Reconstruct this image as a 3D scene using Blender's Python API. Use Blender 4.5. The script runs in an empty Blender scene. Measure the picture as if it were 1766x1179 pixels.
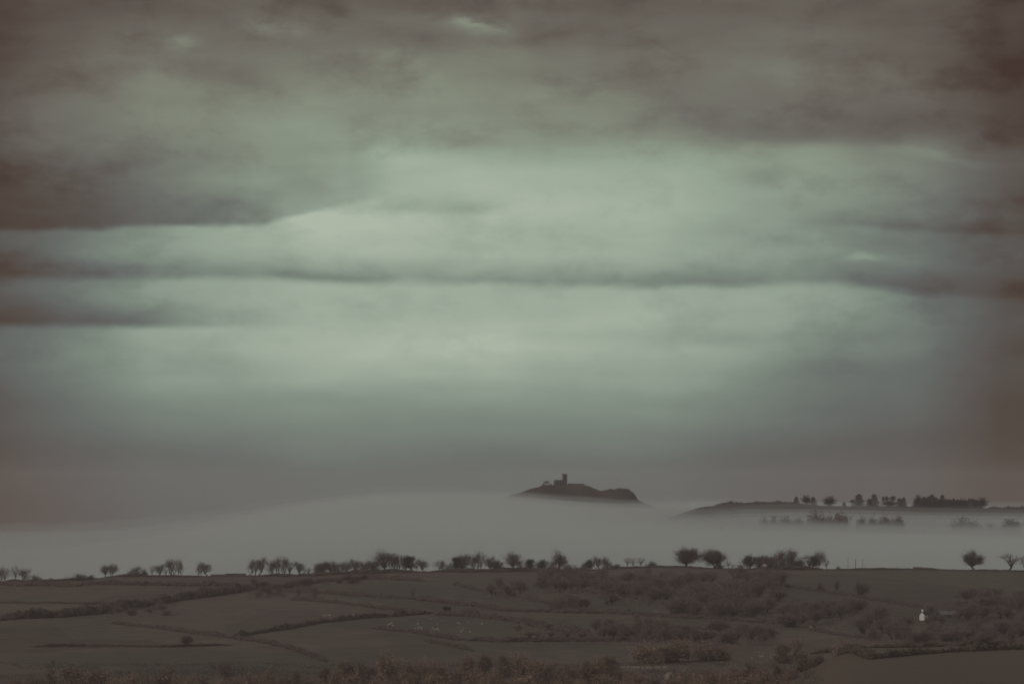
import bpy, math, random
import numpy as np

# ---------------------------------------------------------------- camera
A = 36.0 / 200.0 / 1766.0        # radians of view per photograph pixel (200 mm lens, 36 mm sensor)
V0 = 850.0                       # photograph row of the eye-level horizon
scene = bpy.context.scene
COL = scene.collection
cam_data = bpy.data.cameras.new("camera")
cam = bpy.data.objects.new("camera", cam_data)
COL.objects.link(cam)
cam_data.lens = 200.0
cam_data.sensor_width = 36.0
cam_data.clip_start = 1.0
cam_data.clip_end = 60000.0
cam.location = (0.0, 0.0, 0.0)
cam.rotation_euler = (math.radians(90.0) + math.atan((V0 - 589.5) * A), 0.0, 0.0)
scene.camera = cam
scene.view_settings.view_transform = 'Standard'
scene.view_settings.look = 'None'
scene.view_settings.exposure = 0.0
scene.view_settings.gamma = 1.0
scene.view_settings.use_curve_mapping = False
scene.render.engine = 'CYCLES'
scene.cycles.use_denoising = True
scene.cycles.denoiser = 'OPENIMAGEDENOISE'
scene.cycles.denoising_input_passes = 'RGB_ALBEDO_NORMAL'
scene.cycles.denoising_prefilter = 'ACCURATE'
scene.cycles.max_bounces = 10
scene.cycles.diffuse_bounces = 2
scene.cycles.glossy_bounces = 1
scene.cycles.transmission_bounces = 1
scene.cycles.volume_bounces = 6
scene.cycles.use_adaptive_sampling = False
scene.cycles.volume_max_steps = 64

# ---------------------------------------------------------------- sun
SUN_ELEV, SUN_AZ = 28.0, -116.0      # azimuth from +Y towards +X: low, from the east side of the picture
sd = bpy.data.lights.new("sun", 'SUN')
sd.energy = 0.75
sd.angle = math.radians(14.0)
sd.color = (1.0, 0.94, 0.88)
sun = bpy.data.objects.new("sun", sd)
COL.objects.link(sun)
from mathutils import Vector, Matrix
_d = Vector((math.sin(math.radians(SUN_AZ)) * math.cos(math.radians(SUN_ELEV)),
             math.cos(math.radians(SUN_AZ)) * math.cos(math.radians(SUN_ELEV)),
             math.sin(math.radians(SUN_ELEV))))
sun.rotation_euler = _d.to_track_quat('Z', 'Y').to_euler()
sun.location = (-300, 0, 400)

# ---------------------------------------------------------------- sky: layered overcast over a thin daylight sky
def lin(c):
    return tuple((x / 255 / 12.92 if x / 255 <= 0.04045 else ((x / 255 + 0.055) / 1.055) ** 2.4) for x in c)

world = bpy.data.worlds.new("World")
scene.world = world
world.use_nodes = True
wt = world.node_tree
world.cycles.sampling_method = 'MANUAL'
world.cycles.sample_map_resolution = 256
wt.nodes.clear()
DEG = math.degrees(A)            # degrees of sky per photograph pixel

class S:
    """a node socket with arithmetic"""
    def __init__(self, sock): self.s = sock
    def _m(self, op, *o):
        n = wt.nodes.new('ShaderNodeMath'); n.operation = op
        for i, x in enumerate((self,) + o):
            if isinstance(x, S): wt.links.new(x.s, n.inputs[i])
            else: n.inputs[i].default_value = x
        return S(n.outputs[0])
    def __add__(self, o): return self._m('ADD', o)
    def __radd__(self, o): return self._m('ADD', o)
    def __sub__(self, o): return self._m('SUBTRACT', o)
    def __rsub__(self, o): return (self * -1.0) + o
    def __mul__(self, o): return self._m('MULTIPLY', o)
    def __rmul__(self, o): return self._m('MULTIPLY', o)
    def step(self, a, b, lo=0.0, hi=1.0, smooth=True):
        n = wt.nodes.new('ShaderNodeMapRange')
        n.interpolation_type = 'SMOOTHSTEP' if smooth else 'LINEAR'
        wt.links.new(self.s, n.inputs[0])
        n.inputs[1].default_value = a; n.inputs[2].default_value = b
        n.inputs[3].default_value = lo; n.inputs[4].default_value = hi
        return S(n.outputs[0])
    def curve(self, pts, interp='EASE'):
        """piecewise curve through (x, y) points"""
        x0, x1 = pts[0][0], pts[-1][0]
        ys = [p[1] for p in pts]
        y0, y1 = min(ys), max(ys)
        if y1 - y0 < 1e-6: y1 = y0 + 1
        t = self.step(x0, x1, 0, 1, False)
        n = wt.nodes.new('ShaderNodeValToRGB')
        cr = n.color_ramp; cr.interpolation = interp
        els = cr.elements
        while len(els) < len(pts): els.new(0.5)
        for i, (x, y) in enumerate(pts): els[i].position = i / 1000.0
        for i in reversed(range(len(pts))):
            els[i].position = (pts[i][0] - x0) / (x1 - x0)
        for i, (x, y) in enumerate(pts):
            g = (y - y0) / (y1 - y0)
            els[i].color = (g, g, g, 1)
        wt.links.new(t.s, n.inputs[0])
        sep = wt.nodes.new('ShaderNodeSeparateColor'); wt.links.new(n.outputs[0], sep.inputs[0])
        return S(sep.outputs[0]) * (y1 - y0) + y0

def mixs(a, b, t): return a + (b - a) * t

def wnoise(x, y, seed, detail=4.0, rough=0.5):
    c = wt.nodes.new('ShaderNodeCombineXYZ')
    wt.links.new(x.s, c.inputs[0]); wt.links.new(y.s, c.inputs[1]); c.inputs[2].default_value = seed
    n = wt.nodes.new('ShaderNodeTexNoise')
    n.inputs['Scale'].default_value = 1.0
    n.inputs['Detail'].default_value = detail
    n.inputs['Roughness'].default_value = rough
    wt.links.new(c.outputs[0], n.inputs['Vector'])
    return S(n.outputs[0]) - 0.5

tc = wt.nodes.new('ShaderNodeTexCoord')
sx = wt.nodes.new('ShaderNodeSeparateXYZ'); wt.links.new(tc.outputs['Generated'], sx.inputs[0])
dx, dy, dz = S(sx.outputs[0]), S(sx.outputs[1]), S(sx.outputs[2])
az = dx._m('ARCTAN2', dy) * (180 / math.pi)          # degrees east of the hill
el = dz._m('ARCSINE') * (180 / math.pi)              # degrees above the horizon
U0 = az * (1 / DEG) + 883.0
W0 = el * (-1 / DEG) + V0
# slow swirls that bend every cloud edge a little
big = wnoise(U0 * (1 / 420), W0 * (1 / 150), 3.1, 3)
fine = wnoise(U0 * (1 / 110), W0 * (1 / 42), 7.7, 6, 0.6)
U = U0 + big * 90.0
W = W0 + big * 26.0 + fine * 17.0
SM = W0 + big * 40.0 + fine * 10.0

#SKYCOLS
cols = [  # outer columns darkened: lens edge falloff put into the cloud brightness
 (-60, [(0,.05),(130,.08),(300,.10),(420,.14),(520,.15),(600,.22),(700,.15),(800,.08),(900,.06)]),
 (70,  [(0,.13),(100,.19),(180,.31),(300,.30),(380,.30),(430,.33),(500,.34),(570,.40),(640,.40),(720,.31),(800,.21),(900,.17)]),
 (260, [(0,.17),(60,.26),(110,.40),(160,.52),(220,.56),(290,.55),(360,.60),(430,.68),(500,.66),(580,.76),(650,.68),(720,.52),(800,.34),(900,.32)]),
 (540, [(0,.20),(50,.30),(110,.40),(180,.58),(240,.72),(300,.80),(380,.90),(440,.88),(520,.86),(600,.88),(650,.80),(700,.66),(760,.52),(820,.38),(900,.36)]),
 (850, [(0,.24),(50,.34),(100,.44),(180,.52),(240,.66),(300,.85),(380,.93),(440,.89),(520,.87),(600,.97),(640,.89),(680,.72),(730,.56),(800,.40),(900,.37)]),
 (1130,[(0,.25),(60,.34),(120,.42),(200,.50),(250,.66),(300,.83),(380,.86),(440,.83),(520,.85),(600,.84),(650,.76),(700,.62),(750,.48),(810,.36),(900,.33)]),
 (1380,[(0,.22),(80,.30),(160,.40),(220,.46),(270,.66),(330,.68),(390,.62),(450,.62),(520,.70),(590,.62),(650,.50),(720,.41),(800,.26),(900,.23)]),
 (1580,[(0,.18),(100,.25),(200,.33),(270,.46),(340,.48),(400,.46),(460,.48),(520,.48),(590,.46),(680,.36),(780,.24),(900,.20)]),
 (1730,[(0,.08),(120,.10),(250,.15),(330,.20),(430,.20),(520,.22),(600,.20),(700,.12),(800,.10),(900,.09)]),
 (1840,[(0,.03),(200,.05),(400,.10),(600,.12),(800,.09),(900,.10)]),
]
L = None
for j, (uc, prof) in enumerate(cols):
    r = SM.curve(prof)
    L = r if L is None else mixs(L, r, U0.step(cols[j - 1][0], uc, 0, 1, False))

def cloud(edge, up, opac, amp, hard=5.0, soft=10.0):
    """a flat-bottomed cloud: edge = (u, v) of its base, up = how far it thins upwards, opac = (u, amount)"""
    d = U0.curve(edge, 'LINEAR') - W          # positive above the base
    body = d.step(-hard, soft) * d.step(0, up, 1, 0)
    return body * U0.curve(opac) * (amp + wnoise(U0 * (1 / 210), W0 * (1 / 120), amp * 90, 3) * (amp * 1.5))

L = L - cloud([(-80,398),(60,401),(110,394),(170,398),(230,391),(350,396),(455,395),(490,386),(540,371),(610,355),(680,342)], 205,
              [(-80,.45),(60,.6),(200,.75),(420,1),(520,.9),(600,.5),(690,0)], .33, 4, 11)
L = L - cloud([(-80,484),(300,485),(450,487),(560,490),(640,494),(900,497),(1150,496),(1320,495),(1440,492),(1520,505),(1640,514),(1850,520)], 62,
              [(-80,.35),(150,.6),(350,.7),(560,.85),(700,.85),(900,.9),(1200,1),(1400,.8),(1560,.7),(1720,.3),(1850,.2)], .30, 4, 16)
L = L - cloud([(-80,563),(150,563),(300,565),(420,567),(520,569)], 66,
              [(-80,.5),(60,.7),(250,1),(330,.7),(420,.35),(560,0)], .33, 5, 14)
L = L - cloud([(500,268),(640,262),(900,256),(1150,254),(1400,256),(1600,262),(1850,266)], 130,
              [(480,0),(700,.35),(900,.55),(1150,.75),(1400,1),(1560,.8),(1700,.4),(1850,.3)], .11, 6, 22)
L = L - cloud([(760,606),(900,600),(1060,594),(1250,600),(1400,606)], 45,
              [(760,0),(900,.6),(1100,1),(1240,.8),(1400,0)], .13, 8, 24)
L = L - cloud([(1340,400),(1480,396),(1600,404),(1800,410)], 34, [(1340,0),(1480,.7),(1650,.8),(1800,.3)], .14, 4, 12)
L = L - cloud([(640,378),(720,372),(820,376),(900,366)], 60, [(620,0),(700,.6),(830,1),(920,0)], .16, 6, 16)
L = L - cloud([(450,478),(520,478),(600,486),(660,492)], 22, [(440,0),(500,.8),(600,1),(660,.5),(700,0)], .18, 5, 10)

puff = wnoise(U0 * (1 / 150), W0 * (1 / 85), 21.0, 6, 0.6)
UB = U + puff * 170.0 + fine * 60.0
WB = W + puff * 40.0 + fine * 26.0

def blob(u, v, ru, rv, amp, tilt=0.0):
    a = (UB - u) * (1 / ru); b = (WB - v - ((U0 - u) * tilt)) * (1 / rv)
    q = a * a + b * b
    t = q * 1.6 + 1.0
    return (puff * 1.7 + 1.0)._m('DIVIDE', t * t) * amp

L = L + blob(815, 42, 70, 19, .27, .08) + blob(330, 80, 60, 22, .20) + blob(490, 52, 100, 30, .20)
L = L + blob(700, 272, 130, 32, .13) + blob(575, 388, 150, 30, .19) + blob(1505, 452, 80, 14, .13, .10) + blob(1440, 428, 70, 18, .06, .3)
L = L + blob(720, 120, 110, 50, .11, .45) - blob(425, 145, 100, 36, .13, .2) - blob(960, 60, 140, 34, .11)
L = L - blob(1330, 310, 100, 24, .09) + blob(1640, 275, 110, 18, .08, .2) - blob(1240, 230, 160, 60, .05)
L = L + blob(860, 600, 180, 34, .08) - blob(620, 690, 260, 40, .05)
# broken cloud texture everywhere, stronger aloft
tex = wnoise(U0 * (1 / 300) + big * 0.9, W0 * (1 / 95) + fine * 0.3, 12.3, 5, 0.52)
L = L + tex * W0.step(560, 760, .32, .08) + puff * W0.step(520, 740, .30, .05)
L = L + (0.10 - puff._m('ABSOLUTE')) * W0.step(540, 720, .20, .0)
# unseen overcast all round and overhead, toned brighter to light fog and ground
out = wnoise(dx * 4.0, dz * 9.0, 2.2, 4, 0.5)
far_az = az._m('ABSOLUTE').step(5.6, 12.0)
far_el = el.step(5.4, 11.0)
beyond = far_az._m('MAXIMUM', far_el)

def tone(stops):
    n = wt.nodes.new('ShaderNodeValToRGB')
    els = n.color_ramp.elements
    while len(els) < len(stops): els.new(0.5)
    for i in range(len(stops)): els[i].position = i / 1000
    for i in reversed(range(len(stops))): els[i].position = stops[i][0]
    for i, (p, c) in enumerate(stops): els[i].color = (*lin(c), 1)
    wt.links.new(L.s, n.inputs[0])
    return n.outputs[0]
# high cloud is warm grey-brown, the low veil towards the horizon cool grey-green
high = tone([(0.0, (66,50,44)), (.12, (80,68,62)), (.25, (98,91,84)), (.40, (113,111,102)), (.58, (131,137,121)),
             (.78, (150,164,147)), (.93, (166,178,161)), (1.0, (175,186,169))])
low = tone([(0.0, (68,54,47)), (.12, (80,70,63)), (.25, (91,89,87)), (.40, (103,109,105)), (.58, (124,136,125)),
            (.78, (149,163,148)), (.93, (166,178,162)), (1.0, (175,186,169))])
ramp = wt.nodes.new('ShaderNodeMix'); ramp.data_type = 'RGBA'
wt.links.new(W0.step(120, 480).s, ramp.inputs[0]); wt.links.new(high, ramp.inputs[6]); wt.links.new(low, ramp.inputs[7])
sky = wt.nodes.new('ShaderNodeTexSky')
sky.sky_type = 'NISHITA'
sky.sun_disc = False
sky.sun_elevation = math.radians(SUN_ELEV)
sky.sun_rotation = math.radians(SUN_AZ)
sky.air_density = 1.0; sky.dust_density = 4.0
over = wt.nodes.new('ShaderNodeValToRGB')
over.color_ramp.elements[0].position = .2; over.color_ramp.elements[0].color = (*lin((116, 110, 105)), 1)
over.color_ramp.elements[1].position = .8; over.color_ramp.elements[1].color = (*lin((152, 153, 148)), 1)
wt.links.new((out + 0.5).s, over.inputs[0])
allsky = wt.nodes.new('ShaderNodeMix'); allsky.data_type = 'RGBA'
wt.links.new(beyond.s, allsky.inputs[0]); wt.links.new(ramp.outputs[2], allsky.inputs[6]); wt.links.new(over.outputs[0], allsky.inputs[7])
# clouds hide all but a trace of the sky behind them
gain = wt.nodes.new('ShaderNodeVectorMath'); gain.operation = 'SCALE'
wt.links.new(allsky.outputs[2], gain.inputs[0]); gain.inputs['Scale'].default_value = 10.0
mx = wt.nodes.new('ShaderNodeMix'); mx.data_type = 'RGBA'; mx.inputs[0].default_value = 0.985
wt.links.new(sky.outputs[0], mx.inputs[6]); wt.links.new(gain.outputs[0], mx.inputs[7])
bg = wt.nodes.new('ShaderNodeBackground'); bg.inputs['Strength'].default_value = 0.1
wt.links.new(mx.outputs[2], bg.inputs['Color'])
wo = wt.nodes.new('ShaderNodeOutputWorld'); wt.links.new(bg.outputs[0], wo.inputs['Surface'])

# ================================================================ helpers
rnd = random.Random(11)

def link(name, verts, faces, mat, parent=None, smooth=False):
    me = bpy.data.meshes.new(name)
    me.from_pydata(verts, [], faces)
    if smooth: me.polygons.foreach_set('use_smooth', [True] * len(me.polygons))
    me.update()
    if mat: me.materials.append(mat)
    o = bpy.data.objects.new(name, me)
    COL.objects.link(o)
    if parent: o.parent = parent
    return o

def grid_mesh(name, X, Y, Z, mat, smooth=True):
    """X, Y, Z: 2-D arrays (rows, cols)"""
    r, c = X.shape
    v = np.stack([X, Y, Z], -1).reshape(-1, 3)
    i = np.arange(r * c).reshape(r, c)
    f = np.stack([i[:-1, :-1], i[:-1, 1:], i[1:, 1:], i[1:, :-1]], -1).reshape(-1, 4)
    me = bpy.data.meshes.new(name)
    me.vertices.add(len(v)); me.vertices.foreach_set('co', v.astype(np.float32).ravel())
    me.loops.add(f.size); me.loops.foreach_set('vertex_index', f.astype(np.int32).ravel())
    me.polygons.add(len(f)); me.polygons.foreach_set('loop_start', np.arange(0, f.size, 4, dtype=np.int32))
    me.polygons.foreach_set('loop_total', np.full(len(f), 4, dtype=np.int32))
    me.update(calc_edges=True); me.validate()
    if smooth: me.polygons.foreach_set('use_smooth', np.ones(len(me.polygons), dtype=bool))
    me.materials.append(mat)
    o = bpy.data.objects.new(name, me); COL.objects.link(o)
    return o

def thing(name, label, cat, loc=(0, 0, 0), rotz=0.0, group=None, scale=(1, 1, 1)):
    o = bpy.data.objects.new(name, None)
    COL.objects.link(o)
    o.location = loc; o.rotation_euler = (0, 0, rotz); o.scale = scale
    o.empty_display_size = 0.5
    tag(o, label, cat, group)
    return o

def tag(o, label=None, cat=None, group=None, kind=None):
    if label: o['label'] = label
    if cat: o['category'] = cat
    if group: o['group'] = group
    if kind: o['kind'] = kind
    return o

def mat(name, c1, c2, scale=1.0, rough=0.9, detail=4.0, bump=0.0, spec=0.2, c3=None, scale3=0.02, translucent=0.0):
    """procedural surface: two tones broken up by noise, an optional third in large patches"""
    m = bpy.data.materials.new(name); m.use_nodes = True
    nt = m.node_tree; nt.nodes.clear()
    tcn = nt.nodes.new('ShaderNodeTexCoord')
    n = nt.nodes.new('ShaderNodeTexNoise'); n.inputs['Scale'].default_value = scale; n.inputs['Detail'].default_value = detail
    nt.links.new(tcn.outputs['Object'], n.inputs['Vector'])
    mr = nt.nodes.new('ShaderNodeMapRange'); mr.inputs[1].default_value = .3; mr.inputs[2].default_value = .7
    nt.links.new(n.outputs[0], mr.inputs[0])
    mx = nt.nodes.new('ShaderNodeMix'); mx.data_type = 'RGBA'
    mx.inputs[6].default_value = (*c1, 1); mx.inputs[7].default_value = (*c2, 1)
    nt.links.new(mr.outputs[0], mx.inputs[0])
    out = mx.outputs[2]
    if c3:
        n3 = nt.nodes.new('ShaderNodeTexNoise'); n3.inputs['Scale'].default_value = scale3; n3.inputs['Detail'].default_value = 3
        nt.links.new(tcn.outputs['Object'], n3.inputs['Vector'])
        mr3 = nt.nodes.new('ShaderNodeMapRange'); mr3.inputs[1].default_value = .42; mr3.inputs[2].default_value = .62
        nt.links.new(n3.outputs[0], mr3.inputs[0])
        m3 = nt.nodes.new('ShaderNodeMix'); m3.data_type = 'RGBA'; m3.inputs[7].default_value = (*c3, 1)
        nt.links.new(out, m3.inputs[6]); nt.links.new(mr3.outputs[0], m3.inputs[0])
        out = m3.outputs[2]
    b = nt.nodes.new('ShaderNodeBsdfPrincipled'); b.inputs['Roughness'].default_value = rough
    b.inputs['Specular IOR Level'].default_value = spec
    nt.links.new(out, b.inputs['Base Color'])
    if bump:
        bn = nt.nodes.new('ShaderNodeBump'); bn.inputs['Strength'].default_value = bump; bn.inputs['Distance'].default_value = 0.3
        nt.links.new(n.outputs[0], bn.inputs['Height']); nt.links.new(bn.outputs[0], b.inputs['Normal'])
    o = nt.nodes.new('ShaderNodeOutputMaterial'); nt.links.new(b.outputs[0], o.inputs['Surface'])
    return m

def volume(name, colour, density, g):
    m = bpy.data.materials.new(name); m.use_nodes = True
    nt = m.node_tree; nt.nodes.clear()
    v = nt.nodes.new('ShaderNodeVolumePrincipled')
    v.inputs['Color'].default_value = (*colour, 1); v.inputs['Density'].default_value = density
    v.inputs['Anisotropy'].default_value = g
    v.inputs['Density Attribute'].default_value = ''
    o = nt.nodes.new('ShaderNodeOutputMaterial'); nt.links.new(v.outputs[0], o.inputs['Volume'])
    return m

def vnoise(x, y, seed=0):
    """smooth value noise, vectorised, range -1..1"""
    x = np.asarray(x, float); y = np.asarray(y, float)
    xi = np.floor(x).astype(np.int64); yi = np.floor(y).astype(np.int64)
    fx = x - xi; fy = y - yi
    fx = fx * fx * (3 - 2 * fx); fy = fy * fy * (3 - 2 * fy)
    def h(a, b):
        n = (a * 374761393 + b * 668265263 + seed * 1442695041) & 0x7fffffff
        n = ((n ^ (n >> 13)) * 1274126177) & 0x7fffffff
        return ((n ^ (n >> 16)) & 0xffff) / 32767.5 - 1
    return ((h(xi, yi) * (1 - fx) + h(xi + 1, yi) * fx) * (1 - fy) + (h(xi, yi + 1) * (1 - fx) + h(xi + 1, yi + 1) * fx) * fy)

def fbm(x, y, seed=0, oct=4):
    s = 0; a = .5; f = 1
    for k in range(oct):
        s = s + a * vnoise(np.asarray(x) * f, np.asarray(y) * f, seed + k); a *= .5; f *= 2
    return s

def sstep(a, b, x):
    t = np.clip((np.asarray(x, float) - a) / (b - a), 0, 1)
    return t * t * (3 - 2 * t)

FOGCOL, FOGK, FOGG = (.895, .935, .925), 1.2, .5
HAZECOL, HAZED = (.97, .87, .87), 4.6e-5

# ================================================================ materials
M = {}
M['pasture'] = mat('pasture', (.077, .053, .045), (.102, .070, .060), .05, c3=(.072, .060, .047), scale3=.007, bump=.3)
def field_tints(m):
    """each parcel of grass a slightly different green or brown, with faint mowing lines"""
    nt = m.node_tree
    b = next(n for n in nt.nodes if n.type == 'BSDF_PRINCIPLED')
    src = b.inputs['Base Color'].links[0].from_socket
    tcn = nt.nodes.new('ShaderNodeTexCoord'); mp = nt.nodes.new('ShaderNodeMapping'); mp.inputs['Scale'].default_value = (.012, .0045, 0); mp.inputs['Rotation'].default_value = (0, 0, .35)
    nt.links.new(tcn.outputs['Object'], mp.inputs[0])
    v = nt.nodes.new('ShaderNodeTexVoronoi'); v.inputs['Scale'].default_value = 1.0; nt.links.new(mp.outputs[0], v.inputs['Vector'])
    hsv = nt.nodes.new('ShaderNodeSeparateColor'); nt.links.new(v.outputs['Color'], hsv.inputs[0])
    r = nt.nodes.new('ShaderNodeMapRange'); r.inputs[3].default_value = .82; r.inputs[4].default_value = 1.2; nt.links.new(hsv.outputs[0], r.inputs[0])
    w = nt.nodes.new('ShaderNodeTexNoise'); w.inputs['Scale'].default_value = .10; w.inputs['Detail'].default_value = 6; nt.links.new(tcn.outputs['Object'], w.inputs['Vector'])
    r2 = nt.nodes.new('ShaderNodeMapRange'); r2.inputs[1].default_value = .3; r2.inputs[2].default_value = .7; r2.inputs[3].default_value = .76; r2.inputs[4].default_value = 1.22; nt.links.new(w.outputs[0], r2.inputs[0])
    ml = nt.nodes.new('ShaderNodeMath'); ml.operation = 'MULTIPLY'; nt.links.new(r.outputs[0], ml.inputs[0]); nt.links.new(r2.outputs[0], ml.inputs[1])
    sc = nt.nodes.new('ShaderNodeVectorMath'); sc.operation = 'SCALE'; nt.links.new(src, sc.inputs[0]); nt.links.new(ml.outputs[0], sc.inputs['Scale'])
    gm = nt.nodes.new('ShaderNodeMix'); gm.data_type = 'RGBA'; gm.blend_type = 'MULTIPLY'; gm.inputs[7].default_value = (.98, 1.02, .94, 1)
    nt.links.new(hsv.outputs[1], gm.inputs[0]); nt.links.new(sc.outputs[0], gm.inputs[6])
    nt.links.new(gm.outputs[2], b.inputs['Base Color'])
field_tints(M['pasture'])
M['heath'] = mat('heather_and_rock', (.046, .032, .029), (.028, .021, .020), .09, detail=8, bump=.6, c3=(.062, .045, .036), scale3=.03)
M['moor'] = mat('bracken_hill', (.050, .034, .031), (.036, .027, .025), .05, detail=6, c3=(.052, .044, .036), scale3=.01)
M['hedge'] = mat('hedge_twigs', (.062, .044, .040), (.090, .063, .057), .6, detail=5)
M['bark'] = mat('bark', (.060, .045, .040), (.085, .065, .057), 1.5)
M['palebark'] = mat('pale_bark', (.080, .064, .055), (.10, .082, .07), 1.5)
M['twig'] = mat('winter_twigs', (.115, .084, .076), (.155, .114, .103), .8)
M['twigred'] = mat('purple_brown_twigs', (.115, .080, .075), (.155, .108, .101), .8)
M['woodtwig'] = mat('hazel_and_birch_twigs', (.170, .128, .117), (.225, .171, .156), .8)
M['russet'] = mat('russet_twigs', (.24, .168, .127), (.32, .228, .176), .5)
M['bracken'] = mat('dead_bracken', (.070, .046, .034), (.098, .066, .048), .4, c3=(.060, .044, .036), scale3=.05)
M['russetdark'] = mat('dark_russet_twigs', (.165, .112, .086), (.215, .148, .115), .5)
M['ivy'] = mat('ivy_leaves', (.026, .030, .022), (.040, .040, .028), 1.2)
M['needle'] = mat('conifer_needles', (.022, .024, .021), (.036, .034, .028), 1.0)
M['stone'] = mat('moorstone', (.075, .060, .055), (.12, .098, .088), .7, detail=6, bump=.5)
M['slate'] = mat('slate_roof', (.050, .044, .045), (.075, .066, .066), 1.4)
M['palestone'] = mat('pale_rendered_stone', (.26, .24, .21), (.34, .31, .28), .9)
M['whitewash'] = mat('whitewash', (.74, .71, .66), (.82, .79, .74), .8)
M['paleroof'] = mat('pale_metal_roof', (.11, .105, .105), (.16, .152, .15), .5, rough=.6)
M['darkopening'] = mat('dark_opening', (.015, .013, .012), (.022, .02, .018), 2.0)
M['tin'] = mat('dark_tin_roof', (.045, .038, .036), (.062, .052, .048), .4, rough=.7)
M['timber'] = mat('weathered_timber', (.11, .092, .078), (.16, .135, .115), 3.0)
M['paletimber'] = mat('pale_timber', (.30, .26, .22), (.40, .35, .30), 3.0)
M['wool'] = mat('fleece', (.36, .34, .30), (.48, .45, .40), 6.0)
M['feather'] = mat('black_feather', (.015, .014, .014), (.025, .023, .022), 5.0)
M['rough_pasture'] = mat('rough_brown_pasture', (.074, .048, .035), (.096, .064, .047), .06, c3=(.088, .066, .046), scale3=.012, bump=.3)
M['lane'] = mat('dry_grass', (.115, .095, .072), (.14, .118, .09), .3, c3=(.10, .08, .062), scale3=.05)

# ================================================================ terrain
CREST = [(-700,1004),(0,1003.5),(60,1003.5),(85,1001.5),(120,999.5),(160,998.5),(182,994.5),(205,992.5),(240,992.5),(330,993.5),
         (420,992),(540,992),(560,990),(640,988),(700,985.5),(860,984.5),(950,984),(1000,984),(1030,981.5),(1080,978.5),
         (1130,976.5),(1185,977),(1225,979),(1300,980.5),(1400,981.5),(1600,981),(1650,982),(1766,984),(2500,990)]
YC = 3400.0
_cx = np.array([(u - 883) * A * YC for u, v in CREST]); _cz = np.array([-(v - V0) * A * YC for u, v in CREST])

def H(x, y):
    """height of the ground relative to the eye"""
    x = np.asarray(x, float); y = np.asarray(y, float)
    zc = np.interp(x, _cx, _cz)
    uu = 883 + x / (np.maximum(y, 300.) * A)
    left = np.interp(y, [-3000, 0, 400, 900, 1400, 1800, 2350], [-1.8, -1.8, -22, -43, -60, -69.5, -70.5])
    right = np.interp(y, [-3000, 0, 400, 900, 1400, 1700, 1960, 2060, 2230, 2350], [-1.8, -1.8, -22, -38, -48.4, -51.2, -53.2, -56, -69, -70.5])
    m = sstep(1300, 1500, uu)
    near = left * (1 - m) + right * m
    t = np.clip((y - 2350) / (YC - 2350), 0, 1)
    und = 1.3 * fbm(x / 170, y / 240, 5, 3) * np.sin(np.pi * t)
    hill = -70.5 + (zc + 70.5) * (t + .09 * np.sin(2 * np.pi * t) * 0 + .10 * np.sin(np.pi * t)) + und
    back = zc + (-93 - zc) * sstep(YC + 10, YC + 620, y) + 2.5 * fbm(x / 300, y / 300, 9, 2) * sstep(YC, YC + 600, y)
    z = np.where(y < 2350, near, np.where(y < YC, hill, back))
    return z

def ground_at(u, v, y0=1200., y1=YC):
    """the point of the ground seen at a photograph pixel"""
    ys = np.linspace(y0, y1, 2400)
    d = H((u - 883) * A * ys, ys) - (-(v - V0) * A * ys)
    k = np.argmax(d >= 0)
    y = ys[k] if d[k] >= 0 else y1 - 6
    x = (u - 883) * A * y
    return x, y, float(H(x, y))

def rows():
    a = [-900, -500, -200, 0, 60, 120, 200, 300, 400, 550, 700, 900, 1050, 1200]
    a += list(np.arange(1240, 3360, 12.)) + list(np.arange(3360, 3480, 5.)) + list(np.arange(3480, 4100, 20.)) + list(np.arange(4100, 9201, 150.))
    return np.array(a)
yr = rows()
xc = np.concatenate([[-2200, -1800, -1200, -900], np.arange(-760, 761, 7.), [900, 1200, 1800, 2200]])
X, Y = np.meshgrid(xc, yr)
g = grid_mesh('ground', X, Y, H(X, Y), M['pasture']); tag(g, kind='structure')
g.data.materials.append(M['rough_pasture'])
_c = np.zeros(len(g.data.polygons) * 3, dtype=np.float32); g.data.polygons.foreach_get('center', _c)
_cy = _c.reshape(-1, 3)[:, 1]
g.data.polygons.foreach_set('material_index', (_cy < 2230).astype(np.int32))

# the tor under the church
def px_x(u, y): return (u - 883) * A * y
def px_z(v, y): return -(v - V0) * A * y
YT = 5900.0
SIL = [(700,935),(800,885),(850,864),(879,853.8),(898,848.9),(912.5,843.4),(930.6,838.9),(937,835.6),(952,836.2),(979.5,835.0),(1005,835.0),(1010,837),(1016.6,838),
       (1022,841),(1028.4,842.9),(1034.7,846.5),(1041,846.2),(1052,843),(1060,844),(1065.5,842.5),(1076,842.6),(1084.6,843.2),(1087.3,847.6),(1092.7,849.4),
       (1094,852),(1097.2,856.1),(1098,859),(1100.9,863.4),(1107,866),(1114.5,868.3),(1130,875),(1180,893),(1260,935)]
_tx = np.array([px_x(u, YT) for u, v in SIL]); _tz = np.array([px_z(v, YT) for u, v in SIL])

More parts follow.
